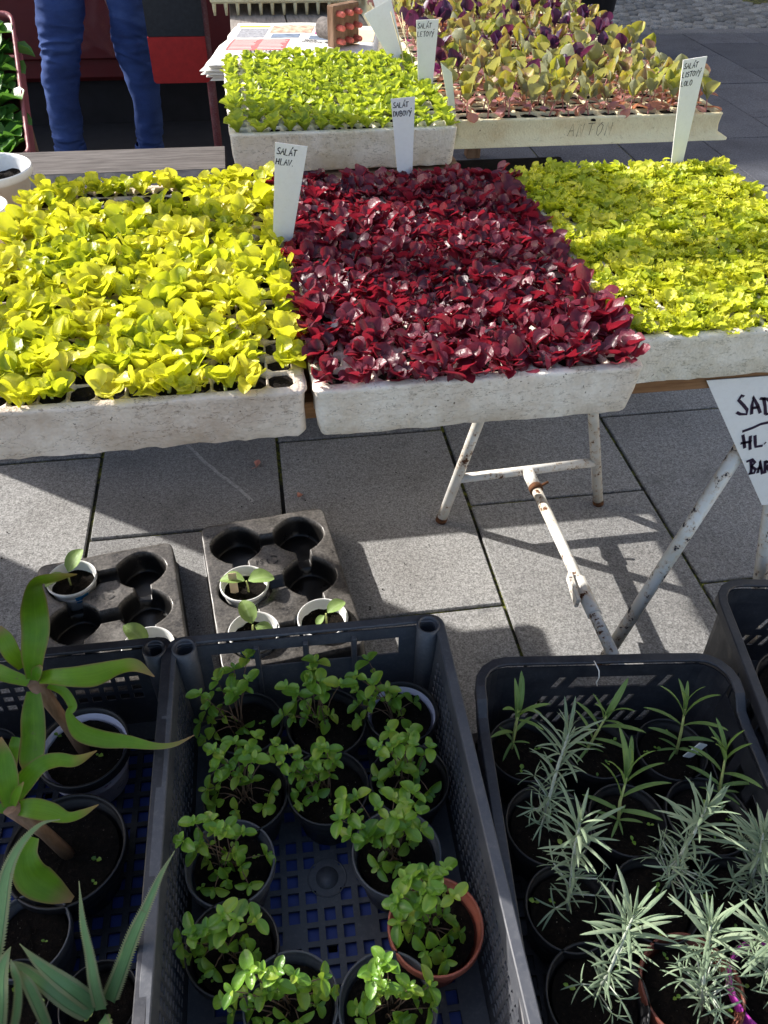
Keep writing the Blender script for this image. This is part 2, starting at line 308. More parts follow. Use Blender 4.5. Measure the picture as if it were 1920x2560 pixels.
# ------------------------------------------------------------------ mesh helpers
class MB:
    def __init__(s): s.v = []; s.f = []; s.m = []; s.uv = {}; s.sm = []
    def vert(s, p, uv=None):
        s.v.append(tuple(p)); i = len(s.v)-1
        if uv: s.uv[i] = uv
        return i
    def face(s, ids, mat=0, smooth=True): s.f.append(tuple(ids)); s.m.append(mat); s.sm.append(smooth)
    def mesh(s, name, mats):
        me = bpy.data.meshes.new(name); me.from_pydata(s.v, [], s.f)
        for m in mats: me.materials.append(m)
        me.polygons.foreach_set("material_index", s.m); me.polygons.foreach_set("use_smooth", s.sm)
        if s.uv:
            ul = me.uv_layers.new(name="UVMap")
            for lp in me.loops: ul.data[lp.index].uv = s.uv.get(lp.vertex_index, (0, .5))
        me.update(); return me
    def obj(s, name, mats, parent=None, **kw):
        return link(name, s.mesh(name, mats if isinstance(mats, (list, tuple)) else [mats]), parent, **kw)
    def box(s, a, b, mat=0, xf=None, bev=0):
        x0, y0, z0 = a; x1, y1, z1 = b
        if bev:
            e = bev; r = []
            # chamfered box: three shells of eight
            for (px, py, pz) in ((e, e, 0), (e, 0, e), (0, e, e)):
                r.append([(x0+px, y0+py, z0+pz), (x1-px, y0+py, z0+pz), (x1-px, y1-py, z0+pz), (x0+px, y1-py, z0+pz),
                          (x0+px, y0+py, z1-pz), (x1-px, y0+py, z1-pz), (x1-px, y1-py, z1-pz), (x0+px, y1-py, z1-pz)])
            o = [[s.vert(xf(p) if xf else p) for p in q] for q in r]
            Z, Y, X = o
            F = [(Z[3], Z[2], Z[1], Z[0]), (Z[4], Z[5], Z[6], Z[7]), (Y[0], Y[1], Y[5], Y[4]), (Y[2], Y[3], Y[7], Y[6]), (X[1], X[2], X[6], X[5]), (X[3], X[0], X[4], X[7]),
                 (Z[0], Z[1], Y[1], Y[0]), (Z[2], Z[3], Y[3], Y[2]), (Z[1], Z[2], X[2], X[1]), (Z[3], Z[0], X[0], X[3]),
                 (Z[5], Z[4], Y[4], Y[5]), (Z[7], Z[6], Y[6], Y[7]), (Z[6], Z[5], X[5], X[6]), (Z[4], Z[7], X[7], X[4]),
                 (Y[0], Y[4], X[4], X[0]), (Y[5], Y[1], X[1], X[5]), (Y[6], Y[2], X[2], X[6]), (Y[3], Y[7], X[7], X[3])]
            for q in F: s.face(q, mat, False)
            for k in range(8): s.face((Z[k], Y[k], X[k]), mat, False)
            return
        c = [(x0, y0, z0), (x1, y0, z0), (x1, y1, z0), (x0, y1, z0), (x0, y0, z1), (x1, y0, z1), (x1, y1, z1), (x0, y1, z1)]
        i = [s.vert(xf(p) if xf else p) for p in c]
        for q in ((3, 2, 1, 0), (4, 5, 6, 7), (0, 1, 5, 4), (1, 2, 6, 5), (2, 3, 7, 6), (3, 0, 4, 7)): s.face([i[k] for k in q], mat, False)
    def tube(s, pts, rads, n=8, mat=0, cap=True):
        pts = [Vector(p) for p in pts]; rings = []
        up = None
        for k, p in enumerate(pts):
            d = (pts[min(k+1, len(pts)-1)]-pts[max(k-1, 0)]).normalized()
            if up is None:
                up = d.orthogonal().normalized()
            up = (up - d*up.dot(d)); up = up.normalized() if up.length > 1e-6 else d.orthogonal().normalized()
            sd_ = d.cross(up); r = rads[k] if isinstance(rads, (list, tuple)) else rads
            rings.append([s.vert(p+(up*cos(2*pi*j/n)+sd_*sin(2*pi*j/n))*r) for j in range(n)])
        for a, b in zip(rings, rings[1:]):
            for j in range(n): s.face((a[j], a[(j+1) % n], b[(j+1) % n], b[j]), mat)
        if cap: s.face(rings[0][::-1], mat, False); s.face(rings[-1], mat, False)
        return rings
    def lathe(s, prof, n=32, c=(0, 0, 0), mat=0, sx=1, sy=1, jit=0, smooth=True):
        rings = []
        for r, z in prof:
            if r < 1e-6: rings.append([s.vert((c[0], c[1], c[2]+z))])
            else: rings.append([s.vert((c[0]+r*sx*cos(2*pi*j/n), c[1]+r*sy*sin(2*pi*j/n), c[2]+z+(rng.uniform(-jit, jit) if jit else 0))) for j in range(n)])
        for a, b in zip(rings, rings[1:]):
            for j in range(n):
                j2 = (j+1) % n
                if len(a) == 1: s.face((a[0], b[j2], b[j]), mat, smooth)
                elif len(b) == 1: s.face((a[j], a[j2], b[0]), mat, smooth)
                else: s.face((a[j], a[j2], b[j2], b[j]), mat, smooth)
    def slab(s, us, vs, hole, t0, t1, warp, mat=0):
        cache = {}
        def V(i, j, k):
            key = (i, j, k)
            if key not in cache: cache[key] = s.vert(warp(us[i], vs[j], t1 if k else t0))
            return cache[key]
        nu, nv = len(us)-1, len(vs)-1
        sol = [[not hole((us[i]+us[i+1])/2, (vs[j]+vs[j+1])/2) for j in range(nv)] for i in range(nu)]
        S = lambda i, j: 0 <= i < nu and 0 <= j < nv and sol[i][j]
        for i in range(nu):
            for j in range(nv):
                if not sol[i][j]: continue
                s.face((V(i, j, 1), V(i+1, j, 1), V(i+1, j+1, 1), V(i, j+1, 1)), mat, False)
                s.face((V(i, j+1, 0), V(i+1, j+1, 0), V(i+1, j, 0), V(i, j, 0)), mat, False)
                if not S(i-1, j): s.face((V(i, j, 0), V(i, j, 1), V(i, j+1, 1), V(i, j+1, 0)), mat, False)
                if not S(i+1, j): s.face((V(i+1, j, 1), V(i+1, j, 0), V(i+1, j+1, 0), V(i+1, j+1, 1)), mat, False)
                if not S(i, j-1): s.face((V(i, j, 1), V(i, j, 0), V(i+1, j, 0), V(i+1, j, 1)), mat, False)
                if not S(i, j+1): s.face((V(i, j+1, 0), V(i, j+1, 1), V(i+1, j+1, 1), V(i+1, j+1, 0)), mat, False)

def link(name, data, parent=None, loc=None, mat=None, label=None, cat=None, group=None, kind=None):
    o = bpy.data.objects.new(name, data); COL.objects.link(o)
    if parent is not None: o.parent = parent
    if loc is not None: o.location = loc
    if mat is not None: o.matrix_local = mat
    if label: o['label'] = label
    if cat: o['category'] = cat
    if group: o['group'] = group
    if kind: o['kind'] = kind
    return o
def thing(name, label, cat, loc=(0, 0, 0), rz=0, group=None, kind=None):
    o = link(name, None, None, loc, None, label, cat, group, kind); o.rotation_euler = (0, 0, rz); o.empty_display_size = .05
    return o
def frame(p, d, nrm):
    """matrix whose +Y runs along d and whose +Z lies towards nrm"""
    y = Vector(d).normalized(); z = Vector(nrm); z = z - y*z.dot(y)
    z = z.normalized() if z.length > 1e-5 else y.orthogonal().normalized(); x = y.cross(z)
    return Matrix(((x.x, y.x, z.x, p[0]), (x.y, y.y, z.y, p[1]), (x.z, y.z, z.z, p[2]), (0, 0, 0, 1)))
def hsh(x, y, k=0): return (sin(x*127.1+y*311.7+k*74.7)*43758.5453) % 1.0
def vn(x, y, k=0):
    xi, yi = math.floor(x), math.floor(y); fx, fy = x-xi, y-yi; fx = fx*fx*(3-2*fx); fy = fy*fy*(3-2*fy)
    a, b, c, d = hsh(xi, yi, k), hsh(xi+1, yi, k), hsh(xi, yi+1, k), hsh(xi+1, yi+1, k)
    return (a*(1-fx)+b*fx)*(1-fy)+(c*(1-fx)+d*fx)*fy

def leaf_geo(mb, xf, L, W, shape, cup=.25, curl=-.4, wave=0, wn=3, nu=6, nv=4, mat=0, pitch0=0, seed=0, twist=0):
    r = random.Random(seed); ph1, ph2 = r.uniform(0, 6.3), r.uniform(0, 6.3)
    y = z = 0.0; pit = pitch0; rows = []; side = r.uniform(-.12, .12)
    for i in range(nu+1):
        t = 1-(1-i/nu)**1.35; dt = t-(1-(1-(i-1)/nu)**1.35) if i else 0; row = []
        if i: y += cos(pit)*L*dt; z += sin(pit)*L*dt; pit += curl*dt
        hw = W*.5*shape(t)
        for j in range(nv+1):
            sgn = -1+2*j/nv; x = hw*sgn
            wv = wave*sgn*sgn*sin(wn*6.283*t+(ph1 if sgn < 0 else ph2))*min(1, hw/(W*.3+1e-9))
            dz = cup*hw*sgn*sgn*2 + wv + twist*x*t
            row.append(mb.vert(xf @ Vector((x+side*L*t*t, y-dz*sin(pit), z+dz*cos(pit))), (t, .5+.5*sgn)))
        rows.append(row)
    for a, b in zip(rows, rows[1:]):
        for j in range(nv): mb.face((a[j], a[j+1], b[j+1], b[j]), mat)

def sh_obov(t): return .16 if t < .08 else max(.16*(1-t), .02, max(0, sin(pi*min(1, t)**1.5))**.62)
def sh_ovate(t): return .10 if t < .03 else max(.02, max(0, sin(pi*min(1, t)**.92))**.66)
def sh_lance(t): return max(.16*(1-t), sin(pi*t**1.15)**.9, .02)
def sh_narrow(t): return max(.35*(1-t), min(1, (sin(pi*t**.9))**.55), .05)

# ------------------------------------------------------------------ handwriting
GL = {'A': [[(0, 0), (.45, 1), (.9, 0)], [(.15, .38), (.8, .42)]], 'Á': [[(0, 0), (.45, 1), (.9, 0)], [(.15, .38), (.8, .42)], [(.6, 1.1), (.85, 1.32)]],
 'S': [[(.8, .9), (.5, 1), (.15, .85), (.2, .6), (.7, .42), (.75, .15), (.4, 0), (0, .1)]], 'L': [[(.1, 1), (.05, 0), (.75, .02)]],
 'T': [[(0, .95), (.95, 1.02)], [(.5, 1), (.42, 0)]], 'H': [[(.1, 1), (0, 0)], [(.8, 1), (.72, 0)], [(.03, .5), (.78, .55)]],
 'V': [[(0, 1), (.35, 0), (.85, 1.05)]], 'D': [[(.1, 1), (.05, 0), (.6, .1), (.85, .5), (.6, .92), (0, 1)]], 'U': [[(.05, 1), (.1, .25), (.35, 0), (.65, .2), (.75, 1)]],
 'B': [[(.1, 1), (.05, 0)], [(.05, 1), (.6, .95), (.6, .6), (.1, .52), (.75, .4), (.7, .05), (.05, 0)]], 'O': [[(.45, 1), (.08, .65), (.1, .2), (.45, 0), (.8, .3), (.78, .8), (.42, 1)]],
 'Y': [[(0, 1), (.4, .5)], [(.85, 1), (.25, -.25)]], 'Ý': [[(0, 1), (.4, .5)], [(.85, 1), (.25, -.25)], [(.6, 1.15), (.85, 1.4)]], 'E': [[(.7, 1), (.08, .97), (.02, 0), (.7, .03)], [(.05, .5), (.55, .53)]],
 'I': [[(.2, 1), (.15, 0)]], 'N': [[(0, 0), (.08, 1), (.7, 0), (.78, 1)]], '.': [[(.1, .02), (.2, .06)]], 'R': [[(.05, 0), (.1, 1), (.65, .9), (.6, .55), (.1, .5), (.75, 0)]], 'G': [[(.8, .85), (.4, 1), (.05, .5), (.4, 0), (.8, .15), (.8, .45), (.5, .45)]],
 'M': [[(0, 0), (.1, 1), (.45, .35), (.85, 1), (.9, 0)]], 'Z': [[(0, 1), (.8, 1), (0, 0), (.8, 0)]], 'Ž': [[(0, 1), (.8, 1), (0, 0), (.8, 0)], [(.2, 1.35), (.4, 1.15), (.6, 1.35)]], 'X': [[(0, 1), (.8, 0)], [(.8, 1), (0, 0)]],
 '2': [[(.05, .8), (.4, 1), (.75, .75), (0, 0), (.8, 0)]], '0': [[(.45, 1), (.08, .65), (.1, .2), (.45, 0), (.8, .3), (.78, .8), (.42, 1)]], ' ': [], 'P': [[(.05, 0), (.1, 1), (.65, .9), (.6, .55), (.1, .48)]], 'K': [[(.05, 1), (.05, 0)], [(.75, 1), (.05, .45), (.8, 0)]]}
def text_strokes(txt, x, y, h, adv=.95, slant=.12, jit=.05):
    out = []; r = random.Random(txt)
    for ch in txt:
        for st in GL[ch]:
            out.append([(x+(px+slant*py)*h*.62+r.uniform(-jit, jit)*h*.6, y+py*h+r.uniform(-jit, jit)*h) for px, py in st])
        x += adv*h*.66*(.45 if ch in 'I. ' else 1)
    return out
def ribbon(mb, strokes, hw, place, mat=0):
    for st in strokes:
        L = []
        for k in range(len(st)):
            a = Vector(st[max(0, k-1)]); b = Vector(st[min(len(st)-1, k+1)]); d = (b-a)
            d = d.normalized() if d.length > 1e-9 else Vector((1, 0)); n = Vector((-d.y, d.x))*hw; p = Vector(st[k])
            L.append((mb.vert(place(*(p+n))), mb.vert(place(*(p-n)))))
        for (a, b), (c, d) in zip(L, L[1:]): mb.face((a, b, d, c), mat, False)

# measured positions in metres (x, y, z)
OREGANO = [((-0.081, 0.7), 0.055, [(-0.114, 0.718, 0.28), (-0.137, 0.7, 0.278), (-0.095, 0.7, 0.277), (-0.086, 0.7, 0.27), (-0.129, 0.7, 0.246), (-0.146, 0.7, 0.21), (-0.139, 0.678, 0.202), (-0.123, 0.7, 0.222), (-0.071, 0.753, 0.28), (-0.09, 0.736, 0.28), (-0.071, 0.713, 0.28), (-0.084, 0.689, 0.202)]), ((0.038, 0.685), 0.0609, [(0.031, 0.732, 0.28), (0.023, 0.716, 0.28), (0.034, 0.695, 0.28), (-0.014, 0.694, 0.28), (0.001, 0.685, 0.273), (0.039, 0.685, 0.271), (0.061, 0.687, 0.28), (0.018, 0.693, 0.28), (0.032, 0.684, 0.202), (-0.023, 0.685, 0.223), (-0.008, 0.685, 0.22), (0.011, 0.685, 0.216), (0.043, 0.685, 0.209), (0.022, 0.704, 0.28)]), ((0.155, 0.686), 0.0559, [(0.108, 0.723, 0.28), (0.088, 0.698, 0.28), (0.111, 0.686, 0.271), (0.087, 0.686, 0.26), (0.088, 0.686, 0.226), (0.111, 0.686, 0.238), (0.132, 0.686, 0.256), (0.142, 0.686, 0.232), (0.147, 0.686, 0.202), (0.171, 0.686, 0.215), (0.092, 0.677, 0.202), (0.161, 0.653, 0.202)]), ((-0.086, 0.586), 0.0604, [(-0.09, 0.612, 0.28), (-0.119, 0.603, 0.28), (-0.109, 0.598, 0.28), (-0.063, 0.615, 0.28), (-0.04, 0.601, 0.28), (-0.076, 0.597, 0.28), (-0.067, 0.586, 0.279), (-0.118, 0.586, 0.264), (-0.101, 0.586, 0.26), (-0.091, 0.586, 0.24), (-0.075, 0.586, 0.224), (-0.122, 0.586, 0.202), (-0.125, 0.57, 0.202), (-0.099, 0.559, 0.202), (-0.063, 0.556, 0.202), (-0.05, 0.578, 0.202), (-0.135, 0.586, 0.217)]), ((0.03, 0.579), 0.0586, [(-0.021, 0.589, 0.28), (-0.028, 0.579, 0.27), (-0.007, 0.579, 0.276), (0.023, 0.589, 0.28), (0.032, 0.584, 0.28), (0.041, 0.579, 0.259), (0.006, 0.579, 0.245), (0.016, 0.579, 0.271), (-0.015, 0.579, 0.244), (-0.003, 0.579, 0.23), (0.02, 0.579, 0.212), (0.033, 0.579, 0.232), (-0.011, 0.573, 0.202), (0.012, 0.566, 0.202), (-0.007, 0.554, 0.202)]), ((0.147, 0.574), 0.0576, [(0.12, 0.599, 0.28), (0.117, 0.575, 0.28), (0.147, 0.591, 0.28), (0.102, 0.577, 0.28), (0.129, 0.58, 0.28), (0.149, 0.574, 0.28), (0.171, 0.574, 0.269), (0.121, 0.574, 0.225), (0.103, 0.574, 0.206), (0.133, 0.574, 0.227), (0.146, 0.574, 0.224), (0.156, 0.574, 0.21), (0.169, 0.546, 0.202), (0.121, 0.555, 0.202), (0.162, 0.541, 0.202)]), ((-0.109, 0.49), 0.0593, [(-0.143, 0.507, 0.28), (-0.122, 0.505, 0.28), (-0.113, 0.492, 0.28), (-0.158, 0.49, 0.269), (-0.138, 0.49, 0.257), (-0.146, 0.49, 0.235), (-0.134, 0.489, 0.202), (-0.104, 0.49, 0.216), (-0.085, 0.49, 0.27), (-0.105, 0.494, 0.28), (-0.062, 0.489, 0.202), (-0.095, 0.48, 0.202), (-0.108, 0.49, 0.204), (-0.12, 0.477, 0.202), (-0.085, 0.454, 0.202), (-0.128, 0.455, 0.202), (-0.112, 0.466, 0.202)]), ((0.111, 0.471), 0.0601, [(0.11, 0.5, 0.28), (0.089, 0.491, 0.28), (0.137, 0.505, 0.28), (0.123, 0.492, 0.28), (0.135, 0.479, 0.28), (0.109, 0.477, 0.28), (0.103, 0.471, 0.27), (0.12, 0.471, 0.259), (0.14, 0.471, 0.253), (0.101, 0.471, 0.241), (0.069, 0.471, 0.251), (0.046, 0.507, 0.28), (0.05, 0.488, 0.28), (0.063, 0.51, 0.28), (0.038, 0.484, 0.28), (0.05, 0.471, 0.257), (0.078, 0.471, 0.248), (0.102, 0.471, 0.204), (0.125, 0.471, 0.212), (0.084, 0.451, 0.202), (0.099, 0.455, 0.202), (0.104, 0.448, 0.202)]), ((-0.108, 0.385), 0.0577, [(-0.11, 0.39, 0.28), (-0.095, 0.385, 0.274), (-0.112, 0.385, 0.255), (-0.124, 0.385, 0.24), (-0.121, 0.385, 0.218), (-0.147, 0.385, 0.256), (-0.163, 0.385, 0.229), (-0.145, 0.385, 0.214), (-0.129, 0.385, 0.261), (-0.154, 0.381, 0.202), (-0.1, 0.385, 0.202), (-0.084, 0.372, 0.202), (-0.073, 0.385, 0.265), (-0.141, 0.376, 0.202), (-0.128, 0.362, 0.202), (-0.103, 0.359, 0.202)]), ((0.144, 0.373), 0.0604, [(0.106, 0.398, 0.28), (0.098, 0.381, 0.28), (0.125, 0.4, 0.28), (0.139, 0.403, 0.28), (0.155, 0.403, 0.28), (0.127, 0.384, 0.28), (0.137, 0.378, 0.28), (0.118, 0.373, 0.267), (0.16, 0.373, 0.274), (0.092, 0.373, 0.277), (0.096, 0.373, 0.224), (0.116, 0.373, 0.202), (0.126, 0.373, 0.212), (0.15, 0.373, 0.223), (0.154, 0.357, 0.202), (0.103, 0.365, 0.202), (0.124, 0.344, 0.202), (0.135, 0.345, 0.202), (0.167, 0.358, 0.202), (0.148, 0.331, 0.202)]), ((-0.041, 0.314), 0.057, [(-0.1, 0.314, 0.263), (-0.11, 0.314, 0.238), (-0.104, 0.313, 0.202), (-0.079, 0.325, 0.28), (-0.065, 0.323, 0.28), (-0.081, 0.314, 0.202), (-0.051, 0.321, 0.28), (-0.052, 0.314, 0.268), (-0.032, 0.314, 0.279), (-0.015, 0.314, 0.235), (-0.03, 0.314, 0.235), (-0.002, 0.314, 0.258), (0.004, 0.314, 0.203), (-0.012, 0.305, 0.202), (-0.068, 0.314, 0.24), (-0.058, 0.314, 0.242), (-0.048, 0.297, 0.202), (-0.072, 0.299, 0.202), (-0.033, 0.293, 0.202)]), ((0.071, 0.295), 0.059, [(0.069, 0.312, 0.28), (0.061, 0.306, 0.28), (0.052, 0.299, 0.28), (0.067, 0.295, 0.257), (0.057, 0.295, 0.225), (0.04, 0.295, 0.203), (0.052, 0.291, 0.202), (0.077, 0.295, 0.237), (0.094, 0.295, 0.243), (0.106, 0.295, 0.216), (0.118, 0.295, 0.232), (0.117, 0.282, 0.202), (0.083, 0.278, 0.202), (0.072, 0.275, 0.202), (0.043, 0.282, 0.202)])]
CPOTS = [((0.325, 0.597), 0.0544), ((0.434, 0.584), 0.0525), ((0.542, 0.565), 0.0525), ((0.324, 0.479), 0.0594), ((0.435, 0.47), 0.054), ((0.549, 0.459), 0.0582), ((0.317, 0.369), 0.0562), ((0.431, 0.362), 0.0561), ((0.538, 0.349), 0.0528), ((0.317, 0.266), 0.0614), ((0.433, 0.259), 0.0615), ((0.536, 0.242), 0.0576)]
LAVENDER = [(3, [(0.318, 0.484, 0.18), (0.32, 0.49, 0.247), (0.329, 0.507, 0.3), (0.341, 0.524, 0.35)]), (6, [(0.318, 0.371, 0.18), (0.315, 0.385, 0.25), (0.314, 0.397, 0.3), (0.314, 0.405, 0.35)]), (7, [(0.459, 0.379, 0.18), (0.458, 0.387, 0.25), (0.466, 0.393, 0.3), (0.471, 0.401, 0.35)]), (9, [(0.317, 0.27, 0.18), (0.325, 0.276, 0.24), (0.334, 0.29, 0.3), (0.337, 0.296, 0.35)]), (10, [(0.439, 0.238, 0.18), (0.424, 0.246, 0.25), (0.422, 0.265, 0.3), (0.416, 0.275, 0.35)]), (8, [(0.565, 0.361, 0.18), (0.555, 0.367, 0.241), (0.553, 0.373, 0.276), (0.549, 0.379, 0.304)]), (11, [(0.54, 0.253, 0.18), (0.524, 0.259, 0.231), (0.515, 0.265, 0.259), (0.506, 0.271, 0.297)])]
SAGE = [(0, [(0.31, 0.608, 0.18), (0.31, 0.613, 0.238), (0.311, 0.613, 0.266)]), (1, [(0.419, 0.586, 0.18), (0.429, 0.591, 0.225), (0.435, 0.591, 0.263)]), (2, [(0.553, 0.564, 0.18), (0.548, 0.569, 0.233), (0.549, 0.582, 0.27)]), (4, [(0.425, 0.471, 0.18), (0.417, 0.476, 0.236), (0.425, 0.492, 0.27)]), (5, [(0.583, 0.487, 0.18), (0.574, 0.492, 0.231), (0.571, 0.501, 0.27)])]
APOTS = [((-0.32, 0.694), 0.0671), ((-0.324, 0.54), 0.0789), ((-0.356, 0.436), 0.0516), ((-0.262, 0.348), 0.0457), ((-0.362, 0.365), 0.0446), ((-0.453, 0.704), 0.0399)]
BROM1 = [[(-0.345, 0.695, 0.36, 0.0218), (-0.336, 0.703, 0.4, 0.0357), (-0.327, 0.72, 0.43, 0.0425), (-0.332, 0.755, 0.44, 0.0409), (-0.34, 0.805, 0.43, 0.0225), (-0.318, 0.833, 0.41, 0.0129), (-0.302, 0.855, 0.39, 0.0021)], [(-0.342, 0.698, 0.36, 0.017), (-0.316, 0.686, 0.375, 0.024), (-0.288, 0.678, 0.38, 0.031), (-0.262, 0.681, 0.375, 0.036), (-0.236, 0.693, 0.37, 0.0244), (-0.214, 0.701, 0.36, 0.0198), (-0.192, 0.694, 0.34, 0.0015)], [(-0.351, 0.693, 0.36, 0.0145), (-0.372, 0.698, 0.37, 0.0217), (-0.397, 0.71, 0.37, 0.0266), (-0.429, 0.716, 0.36, 0.0195)], [(-0.362, 0.719, 0.36, 0.0172), (-0.367, 0.718, 0.39, 0.0265), (-0.372, 0.727, 0.41, 0.0263), (-0.381, 0.742, 0.42, 0.0096)], [(-0.342, 0.694, 0.365, 0.0145), (-0.335, 0.692, 0.38, 0.0191), (-0.327, 0.694, 0.39, 0.0071)], [(-0.348, 0.689, 0.345, 0.0219), (-0.348, 0.662, 0.33, 0.0362), (-0.351, 0.642, 0.305, 0.0387), (-0.358, 0.622, 0.28, 0.0363), (-0.367, 0.616, 0.26, 0.0146)], [(-0.376, 0.651, 0.3, 0.0146), (-0.38, 0.641, 0.29, 0.017), (-0.387, 0.633, 0.26, 0.0099)], [(-0.328, 0.694, 0.35, 0.0147), (-0.309, 0.683, 0.345, 0.0146), (-0.299, 0.669, 0.33, 0.0146), (-0.305, 0.662, 0.32, 0.0122), (-0.292, 0.644, 0.305, 0.0268), (-0.264, 0.632, 0.3, 0.0268), (-0.23, 0.623, 0.3, 0.0207), (-0.193, 0.611, 0.3, 0.0109), (-0.166, 0.607, 0.305, 0.0072), (-0.141, 0.614, 0.31, 0.001)]]
BROM2 = [[(-0.362, 0.545, 0.31, 0.0202), (-0.359, 0.56, 0.345, 0.0355), (-0.36, 0.578, 0.365, 0.0288), (-0.363, 0.599, 0.38, 0.0022)], [(-0.36, 0.55, 0.31, 0.0181), (-0.342, 0.566, 0.33, 0.0293), (-0.321, 0.576, 0.345, 0.0248), (-0.303, 0.583, 0.34, 0.0205), (-0.284, 0.585, 0.33, 0.0161), (-0.263, 0.602, 0.32, 0.0014)], [(-0.358, 0.544, 0.315, 0.0112), (-0.348, 0.547, 0.335, 0.0133), (-0.337, 0.552, 0.35, 0.0022)], [(-0.359, 0.545, 0.305, 0.0181), (-0.335, 0.539, 0.31, 0.0292), (-0.315, 0.536, 0.3, 0.0271), (-0.298, 0.532, 0.29, 0.0159), (-0.282, 0.537, 0.285, 0.0115), (-0.264, 0.549, 0.28, 0.0014)], [(-0.363, 0.543, 0.305, 0.0113), (-0.375, 0.545, 0.31, 0.0135), (-0.394, 0.555, 0.31, 0.009)], [(-0.337, 0.516, 0.28, 0.0135), (-0.344, 0.497, 0.275, 0.0334), (-0.34, 0.48, 0.255, 0.0513), (-0.32, 0.468, 0.235, 0.0382), (-0.299, 0.46, 0.22, 0.0091)]]
ALOE = [[(-0.252, 0.331, 0.22, 0.0186), (-0.252, 0.345, 0.26, 0.0158), (-0.253, 0.366, 0.29, 0.0125), (-0.256, 0.389, 0.32, 0.0092), (-0.257, 0.421, 0.35, 0.0008)], [(-0.244, 0.339, 0.22, 0.0229), (-0.225, 0.354, 0.26, 0.0205), (-0.205, 0.374, 0.3, 0.0182), (-0.185, 0.394, 0.33, 0.0125), (-0.169, 0.414, 0.35, 0.0081), (-0.151, 0.43, 0.37, 0.0008)], [(-0.259, 0.336, 0.22, 0.0228), (-0.275, 0.345, 0.25, 0.0224), (-0.293, 0.356, 0.27, 0.0181), (-0.309, 0.367, 0.29, 0.011), (-0.327, 0.384, 0.3, 0.0008)], [(-0.265, 0.331, 0.21, 0.0228), (-0.286, 0.341, 0.23, 0.0226), (-0.308, 0.355, 0.25, 0.0184), (-0.329, 0.37, 0.26, 0.0143), (-0.345, 0.378, 0.27, 0.0061)], [(-0.252, 0.325, 0.21, 0.0186), (-0.241, 0.306, 0.22, 0.0162), (-0.229, 0.284, 0.22, 0.008)]]
ALOE2 = [[(-0.374, 0.368, 0.24, 0.0226), (-0.356, 0.39, 0.29, 0.0223), (-0.347, 0.421, 0.32, 0.0203), (-0.34, 0.448, 0.34, 0.0164), (-0.324, 0.467, 0.36, 0.0113), (-0.302, 0.483, 0.37, 0.0062), (-0.281, 0.486, 0.37, 0.0008)], [(-0.357, 0.32, 0.24, 0.0258), (-0.346, 0.334, 0.28, 0.0234), (-0.342, 0.354, 0.3, 0.0185), (-0.336, 0.368, 0.31, 0.0098), (-0.329, 0.374, 0.32, 0.002)], [(-0.347, 0.315, 0.22, 0.01), (-0.335, 0.332, 0.25, 0.012), (-0.328, 0.349, 0.28, 0.0109), (-0.328, 0.357, 0.3, 0.0088), (-0.33, 0.365, 0.31, 0.0016)], [(-0.312, 0.325, 0.21, 0.0144), (-0.315, 0.337, 0.24, 0.0162), (-0.32, 0.35, 0.265, 0.015), (-0.328, 0.362, 0.28, 0.006)]]
CAR = [[('cup', (-0.433, 1.175)), ('pit', (-0.297, 1.201)), ('pit', (-0.409, 1.067)), ('pit', (-0.272, 1.102)), ('cup', (-0.258, 1.013))], [('pit', (-0.101, 1.21)), ('pit', (0.033, 1.259)), ('cup', (-0.096, 1.083)), ('pit', (0.044, 1.123)), ('cup', (-0.087, 0.963)), ('cup', (0.046, 0.992))]]
LEGS = [[(-0.647, 3.65, 0.622, 0.0914), (-0.665, 3.65, 0.531, 0.0825), (-0.685, 3.65, 0.45, 0.0746), (-0.714, 3.65, 0.323, 0.0686), (-0.725, 3.65, 0.204, 0.0621), (-0.732, 3.65, 0.126, 0.0598), (-0.733, 3.65, 0.082, 0.062)], [(-0.398, 3.65, 0.62, 0.0833), (-0.401, 3.65, 0.528, 0.0773), (-0.404, 3.65, 0.445, 0.074), (-0.391, 3.65, 0.316, 0.0615), (-0.396, 3.65, 0.195, 0.0547), (-0.405, 3.65, 0.116, 0.0522), (-0.411, 3.65, 0.074, 0.0577)]]
SIGNTXT = [[(0.651, 0.626), (0.647, 0.629), (0.645, 0.621), (0.656, 0.611), (0.664, 0.603), (0.666, 0.595), (0.656, 0.596), (0.649, 0.6)], [(0.674, 0.594), (0.669, 0.61), (0.665, 0.625), (0.678, 0.609), (0.687, 0.595)], [(0.67, 0.605), (0.681, 0.606)], [(0.682, 0.622), (0.69, 0.607), (0.696, 0.592)], [(0.677, 0.621), (0.689, 0.619), (0.7, 0.611), (0.706, 0.599), (0.702, 0.593), (0.696, 0.592)], [(0.67, 0.564), (0.684, 0.569), (0.695, 0.575), (0.717, 0.579)], [(0.673, 0.558), (0.68, 0.544), (0.685, 0.532)], [(0.686, 0.555), (0.69, 0.541), (0.695, 0.528)], [(0.675, 0.542), (0.692, 0.544)], [(0.693, 0.555), (0.699, 0.54), (0.702, 0.533), (0.713, 0.534)], [(0.714, 0.539), (0.716, 0.538)], [(0.704, 0.506), (0.71, 0.491), (0.713, 0.48)], [(0.697, 0.505), (0.705, 0.509), (0.712, 0.502), (0.709, 0.495), (0.718, 0.488), (0.718, 0.481), (0.709, 0.48)], [(0.724, 0.48), (0.719, 0.505), (0.733, 0.477)], [(0.72, 0.489), (0.728, 0.49)], [(0.728, 0.504), (0.737, 0.478)], [(0.728, 0.503), (0.737, 0.499), (0.735, 0.491), (0.747, 0.478)]]
SIGNQ = [(0.594, 0.664), (0.757, 0.41)]
